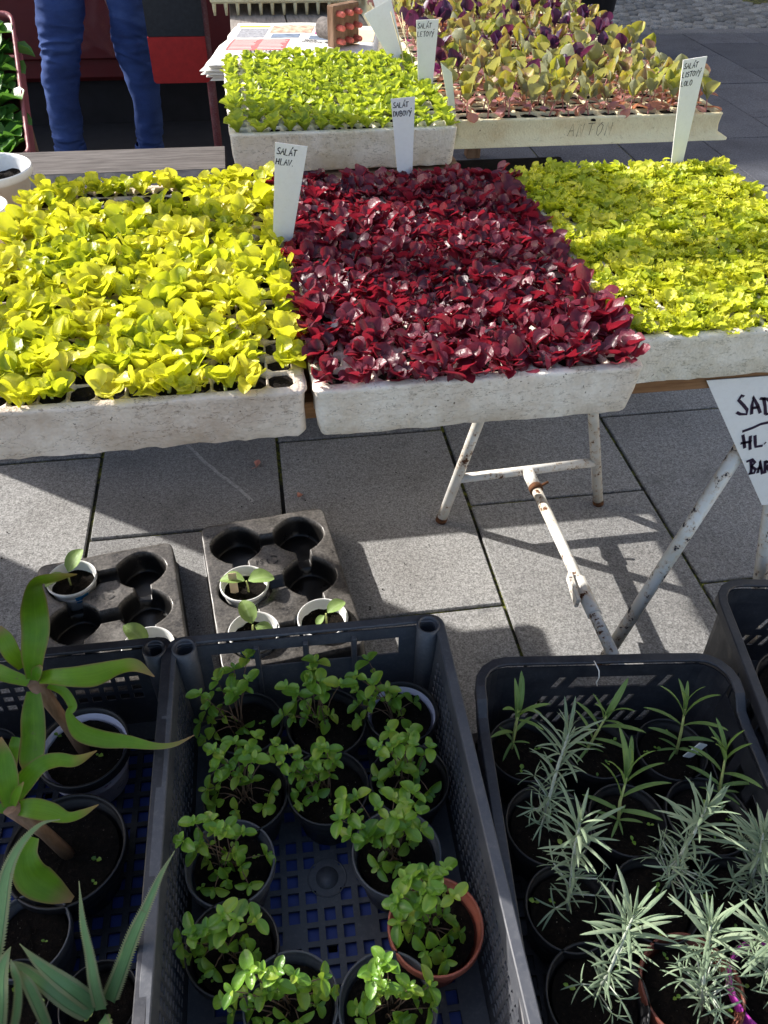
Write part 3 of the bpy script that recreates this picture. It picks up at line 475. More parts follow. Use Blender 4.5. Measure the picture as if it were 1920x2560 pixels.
# ------------------------------------------------------------------ setting: ground, slabs, kerb, cobbles, building
mb = MB(); i = [mb.vert(p) for p in ((-150, -150, -.06), (150, -150, -.06), (150, 150, -.06), (-150, 150, -.06))]; mb.face(i)
mb.obj("ground", M['cobble'], label="wide dark stone ground of the square beyond the paving", cat="ground", kind="structure")
TW, TL, TX = .43263, .61081, -.42773
pave = thing("pavement", "grey granite slab pavement with mossy joints under the market tables", "pavement", (0, 0, 0), kind="structure")
mb = MB(); i = [mb.vert(p) for p in ((-4.5, -1.6, -.007), (8.3, -1.6, -.007), (8.3, 5.90, -.007), (-4.5, 5.90, -.007))]; mb.face(i)
mb.obj("joint_bed", M['joint'], pave)
variants = []
for k in range(4):
    mb = MB(); r = random.Random(k); g_ = .0042
    xs = [g_+r.uniform(-.0008, .0008), TW-g_]; ys = [g_, TL-g_]
    mb.box((xs[0], ys[0], -.05), (xs[1], ys[1], 0), bev=.0022); variants.append(mb.mesh("paving_slab", [M['slab']]))
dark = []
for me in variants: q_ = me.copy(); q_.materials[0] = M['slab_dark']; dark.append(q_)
for ci in range(-5, 13):
    y0 = 1.3449 if ci % 2 == 0 else 1.6470
    for rj in range(-4, 8):
        yy = y0+rj*TL; x = TX+ci*TW
        if yy < -1.2 or yy+TL > 5.93 and yy+TL > 5.93+TL*.99: continue
        if yy+TL > 5.90:
            mb = MB(); mb.box((.0046, .0046, -.05), (TW-.0046, 5.895-yy, 0), bev=.0022); me = mb.mesh("paving_slab", [M['slab']])
        else: me = variants[(ci*3+rj) % 4]
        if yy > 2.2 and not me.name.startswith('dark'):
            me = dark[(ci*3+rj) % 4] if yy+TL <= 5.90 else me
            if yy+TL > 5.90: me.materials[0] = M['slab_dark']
        o = link("paving_slab", me, pave, (x, yy, rng.uniform(-.0012, .0012)))
mb = MB(); r = random.Random(3); stp = [(-.238, 1.694), (-.19, 1.612), (-.147, 1.545), (-.098, 1.478), (-.05, 1.405)]
pl = [tuple(Vector(stp[i]).lerp(Vector(stp[i+1]), f)) for i in range(4) for f in (0, .25, .5, .75)]
ribbon(mb, [[(x+r.uniform(-.002, .002), y) for x, y in pl]], .0042, lambda x, y: (x, y, .0016)); mb.obj("pale_scrape", M['scrape'], pave)
mb = MB()
for k in range(260):
    x, y = r.gauss(-.1, .45), r.uniform(.95, 1.9); q = r.uniform(.0008, .0026)
    if r.random() < .5: x, y = r.gauss(-.1, .12)+r.choice((-.3, .1)), r.gauss(1.1, .12)
    c_ = mb.vert((x, y, .0014+q*.9)); E = [mb.vert((x+q*cos(a_)*r.uniform(.6, 1.2), y+q*sin(a_)*r.uniform(.6, 1.2), .0013)) for a_ in [1.2566*j for j in range(5)]]
    for j in range(5): mb.face((c_, E[j], E[(j+1) % 5]))
mb.obj("spilled_soil", M['soil'], label="crumbs of soil spilled over the paving round the pot carriers", cat="soil crumbs", kind="stuff")
kerb = thing("kerb", "pale flush kerb strip between the slabs and the cobbles", "kerb", (0, 5.9, 0), kind="structure")
for k in range(-4, 9):
    mb = MB(); mb.box((k*.95+.004, .004, -.06), (k*.95+.946, .115, .006), bev=.006); mb.obj("kerb_stone", M['kerb'], kerb)
cob = thing("cobbled_road", "grey granite cobbles laid in wavy diagonal rows beyond the kerb", "road", (0, 6.02, 0), kind="structure")
mb = MB(); i = [mb.vert(p) for p in ((-4.5, 0, -.03), (8.3, 0, -.03), (8.3, 6, -.03), (-4.5, 6, -.03))]; mb.face(i); mb.obj("joint_bed", M['joint'], cob)
cv = []
for k in range(6):
    mb = MB(); r = random.Random(50+k); hx, hy = .058, .046
    top = []; low = []
    for q in range(8):
        a = 2*pi*(q+.5)/8; ca, sa = cos(a), sin(a); sq = (abs(ca)**5+abs(sa)**5)**-.2
        j = r.uniform(.93, 1.05); top.append((hx*ca*sq*.86*j, hy*sa*sq*.84*j, r.uniform(-.003, .003))); low.append((hx*ca*sq*j, hy*sa*sq*j, -.018))
    c0 = mb.vert((0, 0, .006)); T = [mb.vert(p) for p in top]; Lw = [mb.vert(p) for p in low]; B = [mb.vert((p[0], p[1], -.06)) for p in low]
    for q in range(8):
        q2 = (q+1) % 8; mb.face((c0, T[q], T[q2])); mb.face((T[q], Lw[q], Lw[q2], T[q2])); mb.face((Lw[q], B[q], B[q2], Lw[q2]))
    cv.append(mb.mesh("cobble", [M['cobble']]))
n = 0
for a in range(-12, 60):
    for b in range(0, 40):
        x = 1.7+a*.122*cos(.5)+b*.098*-sin(.5)+2.0; y = a*.122*sin(.5)+b*.098*cos(.5)-1.2
        x += .03*sin(y*5); 
        if 1.75 < x < 4.75 and .06 < y < 1.45 and n < 299:
            o = link("cobble", cv[(a*5+b*3) % 6], cob, (x, y, rng.uniform(-.006, .004)-.004)); o.rotation_euler = (rng.uniform(-.05, .05), rng.uniform(-.05, .05), .5+rng.uniform(-.12, .12)+.15*sin(x*3)); n += 1

bld = thing("building", "tall pale rendered building with dark windows behind the market stalls", "building", (-12, 14, 0))
mb = MB(); mb.box((-14, -2, -.05), (42, 3, 8.6)); mb.obj("wall", M['render'], bld)
mb = MB(); mb.box((-14.3, -2.25, 8.605), (42.3, 3.2, 8.9)); mb.obj("cornice", M['kerb'], bld)
bl2 = thing("building", "unseen tall rendered building added on the right to cut the skylight", "building", (9.5, 4, 0))  # unseen, added to darken the paving by blocking sky on the right
mb = MB(); mb.box((0, -12, -.05), (5, 7.6, 10)); mb.obj("wall", M['render'], bl2); mb = MB(); mb.box((-.25, -12.2, 10.005), (5.2, 7.6, 10.3)); mb.obj("cornice", M['kerb'], bl2)
mb0 = MB(); mb0.box((-.6, -.05, 0), (.6, .02, 1.6)); wf = mb0.mesh("window", [M['whiteplastic']])
mb0 = MB(); mb0.box((-.5, -.065, .1), (.5, -.052, 1.5)); wp = mb0.mesh("pane", [M['windowglass']])
for a in range(18):
    for b in range(3):
        f = link("window", wf, bld, (-12.6+a*2.9, -2.0, 1.0+b*2.5)); link("pane", wp, f)
for a in range(6):
    for b in range(4): f = link("window", wf, bl2, (0, -10.5+a*3.0, 1.0+b*2.3)); f.rotation_euler = (0, 0, -pi/2); link("pane", wp, f)

# ------------------------------------------------------------------ tables
tbl = thing("market_table", "weathered plank table top carrying the foam seedling trays", "table", (0, 1.3, 0))
def board(name, a, b, m, par):
    mb = MB(); mb.box(a, b, bev=.002); return mb.obj(name, m, par)
TZ = .667
for k, (x0, x1, y0, y1) in enumerate([(-1.35, .855, .845, 1.04), (-1.35, .85, 1.045, 1.24), (-1.35, .86, 1.245, 1.45), (-.60, -.37, 1.456, 1.58), (-.02, .432, 1.456, 1.775)]):
    board("plank", (x0, y0-1.3, TZ-.026), (x1, y1-1.3, TZ-.001*k-.0005), M['boardbrown'] if k < 4 else M['oldwood'], tbl)
tb2 = thing("market_table", "grey board table behind the lettuce trays, under the newspapers and the kohlrabi trays", "table", (.5, 2.7, 0))
for k in range(6):
    x0 = -.02+k*.185; board("plank", (x0-.5, 1.885-2.7, TZ-.028), (x0+.18-.5, 3.75-2.7, TZ-.0008*(k % 3)-.001), M['boardgrey'], tb2)
bn2 = thing("plank_bench", "low weathered grey plank bench between the left lettuce tray and the seller", "bench", (-.5, 2.02, 0))
board("plank", (-.33, -.27, .494), (.44, -.09, .520), M['plank'], bn2); board("plank", (-.55, -.085, .494), (.44, .09, .519), M['plank'], bn2); board("plank", (-.76, .095, .494), (.44, .265, .5195), M['plank'], bn2)
for x, y in ((-.26, -.2), (.38, -.2), (-.5, .2), (.38, .2)): board("leg", (x-.02, y-.02, .001), (x+.02, y+.02, .493), M['oldwood'], bn2)
for x, y in ((.06, 1.95), (.34, 1.95), (.06, 3.66), (1.0, 3.66)): board("leg", (x-.03-.5, y-.03-2.7, 0), (x+.03-.5, y+.03-2.7, TZ-.029), M['oldwood'], tb2)

def trestle(label, dx, m1, m2, dy=0):
    t = thing("trestle", label, "trestle", (.62+dx, 1.08, 0), group=None)
    o = Vector((.62, 1.08, 0))
    def tb(name, pts, r, m, n=14):
        mb = MB(); mb.tube([Vector(p)-o for p in pts], r, n); return mb.obj(name, m, t)
    L1, L2 = ((.3585, 1.299, .002), (.5030, 1.302, .638)), ((.7398, 1.3076, .002), (.579, 1.306, .638))
    R1, R2 = ((.581, .860, .002), (.722, .862, .638)), ((.890, .860, .002), (.728, .862, .638))
    lp = lambda q, z: tuple(Vector(q[0]).lerp(Vector(q[1]), (z-q[0][2])/(q[1][2]-q[0][2])))
    for q, m in ((L1, m1), (L2, m1), (R1, m2), (R2, m2)):
        leg = tb("leg", q, .0118, m)
        mb = MB(); mb.tube([Vector(q[0])-o+Vector((0, 0, 0)), Vector(lp(q, .014))-o], .0128, 14); mb.obj("foot_cap", M['rust'], leg)
    tb("crossbar", (lp(L1, .124), lp(L2, .131)), .0105, m1)
    c = Vector(lp(L1, .124)).lerp(Vector(lp(L2, .131)), .5)
    e = Vector((.566, .772, .099))
    tb("strut", (c.lerp(e, .10), e), .0112, m1)
    tb("strut_socket", (c, c.lerp(e, .115)), .0135, m1); tb("clamp_ring", (c.lerp(e, .10), c.lerp(e, .125)), .0150, M['rust'])
    mb = MB(); mb.tube([c.lerp(e, .11)-o, c.lerp(e, .11)-o+Vector((.028, .004, .012))], .003, 6); mb.obj("clamp_screw", M['rust'], t)
    s0, s1 = c.lerp(e, .60), c.lerp(e, .76)
    mb = MB(); mb.tube([s0-o, s1-o], .0145, 10); mb.obj("sleeve", m1, t)
    mb = MB(); mb.box((-.004, 0, -.012), (.004, .07, .012), bev=.001); ob = mb.obj("latch", M['paint_blue'], t); ob.matrix_local = frame(s0-o+Vector((-.016, .012, .004)), (s1-s0)+Vector((-.01, .0, 0)), (0, 0, 1))
    tb("top_bar", ((.40, 1.303, .6405-.012+.001), (.68, 1.307, .6405-.012+.001)), .0105, m1); tb("top_bar", ((.62, .861, .6295), (.83, .863, .6295)), .0105, m2)
    return t
trestle("rusty white tubular steel trestle with a chipped strut under the right hand trays", 0, M['paint'], M['paint_blue'])
trestle("rusty white tubular steel trestle under the far left end of the table", -1.62, M['paint'], M['paint_blue'])

# ------------------------------------------------------------------ seedling trays
def rrect(W, Dp, r, step=.012):
    pts = []
    def line(a, b):
        n = max(1, int((Vector(b)-Vector(a)).length/step))
        for k in range(n): pts.append(tuple(Vector(a).lerp(Vector(b), k/n)))
    def arc(cx, cy, a0):
        for k in range(4): a = a0+pi/2*k/4; pts.append((cx+r*cos(a), cy+r*sin(a)))
    hx, hy = W/2, Dp/2
    line((-hx+r, -hy), (hx-r, -hy)); arc(hx-r, -hy+r, -pi/2); line((hx, -hy+r), (hx, hy-r)); arc(hx-r, hy-r, 0)
    line((hx-r, hy), (-hx+r, hy)); arc(-hx+r, hy-r, pi/2); line((-hx, hy-r), (-hx, -hy+r)); arc(-hx+r, -hy+r, pi)
    return pts
def seed_tray(label, c, rz, W, Dp, H, nx, ny, m, r=.009, mx=.012, cell=.80, flange=0, wear=.0012, soil_z=-.006, draft=.006, zb=TZ+.001, group="seedling trays"):
    t = thing("seedling_tray", label, "seedling tray", (c[0], c[1], zb), rz, group)
    mb = MB(); lv = [(-draft+ -.002, 0.0), (-draft, .004)]
    if flange: lv = [(flange, 0), (flange, .003), (-.001, .010)]
    lv += [(-draft*.5, H*.5), (-.0015, H-.006), (-.0005, H-.002), (-.003, H)]
    rings = []
    for q, (off, z) in enumerate(lv):
        P_ = rrect(W+2*off, Dp+2*off, r+min(0, off) if r+off > .004 else .004)
        base = rrect(W, Dp, r)
        n = len(base); ring = []
        for k in range(n):
            bx, by = base[k]; sx, sy = 1+2*off/W, 1+2*off/Dp
            wv = (vn(bx*60+c[0]*50, by*60, q)-.5)*2*wear*(2.2 if z < .005 and not flange else 1)
            ring.append(mb.vert((bx*sx+wv, by*sy+wv, z+(vn(bx*45+9+c[0]*31, by*45, 7)*wear*2.0 if z < .005 and not flange else (vn(bx*80, by*80, 3)-.5)*wear*.8))))
        rings.append(ring)
    for a, b in zip(rings, rings[1:]):
        for k in range(len(a)): k2 = (k+1) % len(a); mb.face((a[k], a[k2], b[k2], b[k]))
    gx, gy = W/2-mx, Dp/2-mx
    top = rings[-1]; inner = []
    for k in top:
        x, y, z = mb.v[k]; inner.append(mb.vert((max(-gx, min(gx, x)), max(-gy, min(gy, y)), H)))
    for k in range(len(top)): k2 = (k+1) % len(top); mb.face((top[k], top[k2], inner[k2], inner[k]))
    px, py = 2*gx/nx, 2*gy/ny; dep = min(.04, H*.7)
    sm = MB(); cells = []
    for a in range(nx):
        for b in range(ny):
            cx, cy = -gx+px*(a+.5), -gy+py*(b+.5)
            cr = [mb.vert((cx+px/2*s1, cy+py/2*s2, H+ (vn(cx*90+s1, cy*90+s2)-.5)*wear)) for s1, s2 in ((-1, -1), (1, -1), (1, 1), (-1, 1))]
            hx, hy = px/2*cell, py/2*cell; kx, ky = hx*.55, hy*.55
            oc = [(-kx, -hy), (kx, -hy), (hx, -ky), (hx, ky), (kx, hy), (-kx, hy), (-hx, ky), (-hx, -ky)]
            I0 = [mb.vert((cx+x*(1+rng.uniform(-.03, .03)), cy+y*(1+rng.uniform(-.03, .03)), H-.0012)) for x, y in oc]; I1 = [mb.vert((cx+x*.94, cy+y*.94, H-.006)) for x, y in oc]; I2 = [mb.vert((cx+x*.6, cy+y*.6, H-dep)) for x, y in oc]
            mb.face((cr[0], cr[1], I0[1], I0[0])); mb.face((cr[1], I0[2], I0[1])); mb.face((cr[1], cr[2], I0[3], I0[2])); mb.face((cr[2], I0[4], I0[3]))
            mb.face((cr[2], cr[3], I0[5], I0[4])); mb.face((cr[3], I0[6], I0[5])); mb.face((cr[3], cr[0], I0[7], I0[6])); mb.face((cr[0], I0[0], I0[7]))
            for A, B in ((I0, I1), (I1, I2)):
                for k in range(8): k2 = (k+1) % 8; mb.face((A[k], A[k2], B[k2], B[k]))
            mb.face(I2)
            sz = H+soil_z+rng.uniform(-.004, .002); cen = sm.vert((cx+rng.uniform(-.003, .003), cy, sz+rng.uniform(.0, .004)))
            S1 = [sm.vert((cx+x*.55+rng.uniform(-.002, .002), cy+y*.55+rng.uniform(-.002, .002), sz+rng.uniform(-.002, .004))) for x, y in oc]
            S2 = [sm.vert((cx+x*.97, cy+y*.97, sz+rng.uniform(-.004, .001))) for x, y in oc]
            for k in range(8): k2 = (k+1) % 8; sm.face((cen, S1[k], S1[k2])); sm.face((S1[k], S2[k], S2[k2], S1[k2]))
            cells.append((a, b, cx, cy, sz))
    mb.obj("tray_body", m, t)
    s = sm.obj("potting_soil", M['soil'], t); s['kind'] = 'stuff'
    mw = Matrix.Translation((c[0], c[1], zb)) @ Matrix.Rotation(rz, 4, 'Z')
    return t, [(a, b, mw @ Vector((x, y, z))) for a, b, x, y, z in cells]

# seedling meshes --------------------------------------------------
def rosette(kind, seed):
    r = random.Random(seed); mb = MB()
    def put(L, W, sh, az, pit, **kw):
        xf = Matrix.Translation((kw.pop('ox', 0), kw.pop('oy', 0), kw.pop('oz', 0))) @ Matrix.Rotation(az, 4, 'Z')
        leaf_geo(mb, xf, L, W, sh, pitch0=pit, seed=r.random(), **kw)
    a0 = r.uniform(0, 6.28)
    if kind in ('butter', 'red'):
        b = kind == 'butter'; n = r.choice((12, 13, 14, 15)) if b else r.choice((14, 15, 16))
        for k in range(n):
            f = k/n; L = (r.uniform(.021, .036) if b else r.uniform(.017, .030))*(1-.2*f)*(1 if r.random() < .88 else 1.3); az = a0+k*2.4+r.uniform(-.5, .5); o = r.uniform(0, .017)
            put(L, L*r.uniform(.62, .85), sh_obov, az, radians(r.uniform(24, 62)+18*f), cup=r.uniform(-.05, .4), curl=r.uniform(-1.3, .2), wave=L*r.uniform(.01, .07), wn=r.choice((1, 1.5, 2, 3)), nu=8, nv=5, twist=r.uniform(-.5, .5), ox=o*cos(az*1.7), oy=o*sin(az*1.7), oz=r.uniform(.002, .014))
        mats = [M['butter'], M['palestem']] if b else [M['redlet'], M['redstem']]; mb.tube([(0, 0, -.008), (0, 0, .008)], .0023, 5, 1)
    elif kind == 'lollo':
        n = r.choice((15, 16, 17))
        for k in range(n):
            f = k/n; L = r.uniform(.014, .026)*(1-.2*f); az = a0+k*2.4+r.uniform(-.5, .5); o = r.uniform(0, .018)
            put(L, L*r.uniform(.8, 1.1), sh_obov, az, radians(r.uniform(8, 42)+20*f), cup=r.uniform(.0, .3), curl=r.uniform(-1.0, .3), wave=L*r.uniform(.10, .18), wn=r.choice((2.5, 3.5, 4.5)), nu=11, nv=6, ox=o*cos(az*1.7), oy=o*sin(az*1.7), oz=r.uniform(.002, .010))
        for q in range(r.choice((0, 1, 1, 2))):
            put(.017, .010, sh_ovate, r.uniform(0, 6), .2, cup=.1, curl=-.3, nu=4, nv=2, oz=.022, ox=r.uniform(-.015, .015), oy=r.uniform(-.015, .015))
        mats = [M['lollo']]
    elif kind == 'green':
        n = r.choice((10, 11, 12))
        for k in range(n):
            f = k/n; L = r.uniform(.024, .040)*(1-.25*f); az = a0+k*2.4+r.uniform(-.3, .3)
            put(L, L*r.uniform(.42, .58), sh_obov, az, radians(r.uniform(45, 66)+14*f), cup=r.uniform(.2, .5), curl=r.uniform(-.9, -.1), wave=L*r.uniform(.01, .05), wn=2, nu=6, nv=4, twist=r.uniform(-.4, .4), oz=.002)
        mats = [M['greenlet'], M['palestem']]; mb.tube([(0, 0, -.008), (0, 0, .008)], .002, 5, 1)
    elif kind in ('kale', 'navy', 'amaranth'):
        h = r.uniform(.020, .033); lean = (r.uniform(-.006, .006), r.uniform(-.006, .006))
        mb.tube([(0, 0, -.006), (lean[0]*.5, lean[1]*.5, h*.5), (lean[0], lean[1], h)], [.0017, .0014, .0012], 5, 1, False)
        for k in range(3):                                # drooping seed leaves on long stalks
            if kind == 'navy' and r.random() < .5: continue
            az = a0+k*2.1+r.uniform(-.4, .4)
            put(r.uniform(.024, .038), r.uniform(.016, .024), lambda t: .10 if t < .35 else sh_obov((t-.35)/.65), az, radians(r.uniform(0, 35)), cup=.15, curl=r.uniform(-1.6, -.5), nu=7, nv=2, mat=2, oz=h*r.uniform(.4, .7))
        n = r.choice((4, 4, 5))
        for k in range(n):
            az = a0+1.5+k*2.3+r.uniform(-.4, .4); L = r.uniform(.032, .050)*(1-.12*k)
            put(L, L*r.uniform(.55, .75), lambda t: (.07 if t < .28 else sh_ovate((t-.28)/.72)*(1+.06*sin(t*45))), az, radians(r.uniform(58, 84)), cup=r.uniform(.1, .4), curl=r.uniform(-.5, .35), wave=L*.02, wn=3, nu=10, nv=4, oz=h*.9, ox=lean[0], oy=lean[1], twist=r.uniform(-.5, .5))
        mats = [M[kind], M['kalestem'], M['coty'] if kind != 'navy' else M['amaranth']]
    elif kind == 'dark':
        for k in range(8):
            f = k/8; L = r.uniform(.06, .09)*(1-.4*f)
            put(L, L*.75, sh_obov, a0+k*2.4, radians(r.uniform(15, 40)+35*f), cup=.3, curl=-.7, wave=L*.05, wn=2, nu=6, nv=4)
        mats = [M['darklet']]
    return mb.mesh(kind+"_seedling", mats)
SEED = {k: [rosette(k, 100*i+hash_) for i in range(n)] for k, n, hash_ in (('butter', 14, 1), ('red', 14, 2), ('lollo', 12, 3), ('green', 12, 4), ('kale', 14, 5), ('navy', 5, 6), ('amaranth', 6, 7), ('dark', 4, 8))}
def plant(kind, name, p, label, cat, group, s=1.0, tilt=.12):
    o = link(name, SEED[kind][rng.randrange(len(SEED[kind]))], None, tuple(p), None, label, cat, group)
    o.rotation_euler = (rng.uniform(-tilt, tilt), rng.uniform(-tilt, tilt), rng.uniform(0, 6.28)); sc = s*rng.uniform(.85, 1.15); o.scale = (sc, sc, sc)
    return o

def spill(p, a, b, nx, ny, d=.011):
    return Vector((p.x+(d if a == nx-1 else -d if a == 0 else 0), p.y-(d*.8 if b == 0 else 0), p.z))

t, c = seed_tray("stained white foam tray of yellow-green head lettuce seedlings, with a bare front row", (-.161, 1.090), 0, .404, .652, .070, 12, 18, M['foam_dirty'], wear=.0020, cell=.93, soil_z=-.0025)
for a, b, p in c:
    if b == 0 and (a in (1, 4, 11) or rng.random() < .12): continue
    if b in (15, 16) and 2 <= a <= 7: continue
    plant('butter', "head_lettuce_seedling", spill(p, a, b, 12, 18, .009), "yellow-green head lettuce seedling with rounded leaves in the left foam tray", "seedling", "head lettuce seedlings in the left foam tray", rng.uniform(.82, 1.0), .28)
t, c = seed_tray("white foam tray packed with dark red oak leaf lettuce seedlings", (.2445, 1.089), radians(.6), .400, .652, .070, 12, 18, M['foam_white'], wear=.0013)
for a, b, p in c:
    if rng.random() < .02: continue
    plant('red', "red_lettuce_seedling", spill(p, a, b, 12, 18), "dark red oak leaf lettuce seedling in the middle foam tray", "seedling", "red lettuce seedlings in the middle foam tray", rng.uniform(.84, 1.04)*(1.18 if a in (0, 11) or b == 0 else 1), .28)
t, c = seed_tray("white foam tray of low frilled yellow-green lettuce seedlings, right of the red ones", (.656, 1.118), radians(.4), .408, .590, .072, 13, 18, M['foam_yellow'], wear=.0016)
for a, b, p in c:
    plant('lollo', "frilled_lettuce_seedling", spill(p, a, b, 13, 18, .008), "low frilled yellow-green lettuce seedling in the right foam tray", "seedling", "frilled lettuce seedlings in the right foam tray", .97, .2)
t, c = seed_tray("white foam tray of upright lime green lettuce seedlings set behind the red ones", (.188, 1.925), radians(.8), .452, .56, .076, 14, 16, M['foam_yellow'], wear=.0013)
for a, b, p in c:
    plant('green', "lime_lettuce_seedling", spill(p, a, b, 14, 16, .010), "upright lime green lettuce seedling in the tray behind the red ones", "seedling", "lime green lettuce seedlings in the back foam tray", 1.02, .2)
nk = 0
for q, (yc, lab) in enumerate(((1.94, "cream plastic tray of kohlrabi seedlings with ANTON scratched on its front"), (2.30, "second cream plastic tray of kohlrabi seedlings, behind the scratched one"), (2.66, "third cream plastic tray of kohlrabi seedlings, in front of the magenta ones"))):
    t, c = seed_tray(lab, (.748, yc), 0, .612, .345, .052, 13, 8, M['cream'], r=.010, mx=.008, cell=.90, flange=.016, wear=.0004, soil_z=-.005, group="cream kohlrabi trays")
    if q == 0: kale_tray = t
    for a, b, p in c:
        k = 'kale'
        if q == 1 and (b in (1, 2, 3) and rng.random() < .28) or (q == 2 and rng.random() < .25): k = 'navy'
        if q == 1 and b > 3 and rng.random() < .2 or q == 0 and b > 3 and rng.random() < .12: k = 'navy'
        if rng.random() < .04: continue
        if k == 'kale': plant('kale', "kohlrabi_seedling", p, "olive green kohlrabi seedling with a pink stem in a cream tray", "seedling", "kohlrabi seedlings in the cream trays", 1.12, .28)
        else: plant('navy', "cabbage_seedling", p, "dark purple cabbage seedling among the kohlrabi in a cream tray", "seedling", "purple cabbage seedlings in the cream trays", 1.3, .2)
for q, (yc, lab) in enumerate(((3.05, "cream tray of magenta beet seedlings behind the kohlrabi"), (3.42, "farthest cream tray of magenta beet seedlings"))):
    t, c = seed_tray(lab, (.78, yc), 0, .70, .34, .05, 11, 6, M['cream'], r=.010, mx=.008, cell=.90, flange=.012, wear=.0004, group="cream beet trays")
    for a, b, p in c: plant('amaranth', "beet_seedling", p, "magenta and purple beet seedling in a cream tray at the back", "seedling", "magenta beet seedlings in the back trays", 1.35, .2)
# two unseen empty trays added at the left to shade the crates
for k, cx in enumerate((-.585, -1.03)):
    t, c = seed_tray(("unseen empty white foam tray added for shade, next left of the yellow-green lettuce", "unseen empty white foam tray added for shade at the far left end of the table")[k], (cx, 1.02), 0, .40, .52, .070, 9, 12, M['foam_dirty'])
# scratched name on the front of the cream tray
mb = MB(); ribbon(mb, text_strokes("ANTON", -.055, .014, .026, 1.25, .2, .05), .0007, lambda x, y: (x, -.345/2-.0012-(.0015 if y < .02 else 0), y)); mb.obj("scratched_name", M['pencil'], kale_tray)
mb = MB(); mb.lathe([(0, .004), (.004, .003), (.006, 0)], 7, (.0, -.345/2-.001, .045)); mb.obj("soil_crumb", M['soil'], kale_tray)

# ------------------------------------------------------------------ plant tags
def tag(label, base, top, wt, wb, lines, m=None, hs=.0085, nrm=(0, -1, .05), point=False):
    b = Vector(base); tp = Vector(top); d = tp-b; L = d.length
    t = thing("plant_tag", label, "plant tag", base); F = frame((0, 0, 0), d, nrm)      # x right (seen from the front), y up the tag, z to the viewer
    mb = MB(); q = [(-wb/2, 0), (wb/2, 0), (wt/2, L), (-wt/2, L)] if not point else [(-wb/2, 0), (wb/2, 0), (wt/2, L*.82), (-wt/2, L)]
    th = .0008
    fr = [mb.vert(F @ Vector((x, y, th))) for x, y in q]; bk = [mb.vert(F @ Vector((x, y, -th))) for x, y in q]
    mb.face(fr, 0, False); mb.face(bk[::-1], 0, False)
    for k in range(4): mb.face((fr[k], bk[k], bk[(k+1) % 4], fr[(k+1) % 4]), 0, False)
    mb.obj("stake", m or M['tag'], t)
    if lines:
        mb = MB(); y = L-.006-hs
        for ln in lines:
            st = text_strokes(ln, -wt/2+.003, y, hs, .98, .12, .06); ribbon(mb, st, .00068, lambda x, y: F @ Vector((x, y, th+.0003))); y -= hs*1.65
        mb.obj("handwriting", M['ink'], t)
    return t
tag("white plastic tag reading SALAT HLAV. stuck between the left and middle trays", (.030, 1.145, .70), (.0585, 1.142, .884), .044, .022, ("SALÁT", "HLAV."))
tag("white plastic tag reading SALAT DUBOVY at the back of the red lettuce", (.267, 1.392, .70), (.2565, 1.394, .870), .040, .020, ("SALÁT", "DUBOVÝ"), hs=.008)
tag("white plastic tag reading SALAT LETOVY at the edge of the lime green lettuce", (.4055, 1.925, .70), (.401, 1.92, .878), .049, .026, ("SALÁT", "LETOVÝ"), hs=.0095)
tag("white plastic tag reading SALAT LISTOVY LOLO at the back of the frilled lettuce", (.770, 1.400, .72), (.752, 1.400, .918), .044, .020, ("SALÁT", "LISTOVÝ", "LOLO"), hs=.0082, nrm=(.1, -1, .05))
tag("blank narrow pale plastic tag with a slanted tip in the cream tray corner", (.447, 1.80, .70), (.418, 1.80, .826), .020, .010, (), M['tagpale'], point=True)

# price sign hanging under the right tray
s0, s1 = Vector((SIGNQ[0][0]-.008, .842, .6575)), Vector((SIGNQ[1][0], .842, SIGNQ[1][1]))
sg = thing("price_sign", "white hand lettered sign tapering down from under the frilled lettuce tray", "sign", tuple(s0))
mb = MB(); q = [(s0.x, s0.z), (s1.x, s1.z), (s1.x+.14, s1.z-.004), (s0.x+.46, s0.z)]
fr = [mb.vert((x-s0.x, -.0006, z-s0.z)) for x, z in q]; bk = [mb.vert((x-s0.x, .0006, z-s0.z)) for x, z in q]
mb.face(fr, 0, False); mb.face(bk[::-1], 0, False)
for k in range(4): mb.face((fr[k], bk[k], bk[(k+1) % 4], fr[(k+1) % 4]), 0, False)
mb.obj("board", M['tag'], sg)
mb = MB(); ribbon(mb, SIGNTXT, .0024, lambda x, y: (x-s0.x, -.0012, y-s0.z)); mb.obj("handwriting", M['ink_purple'], sg)
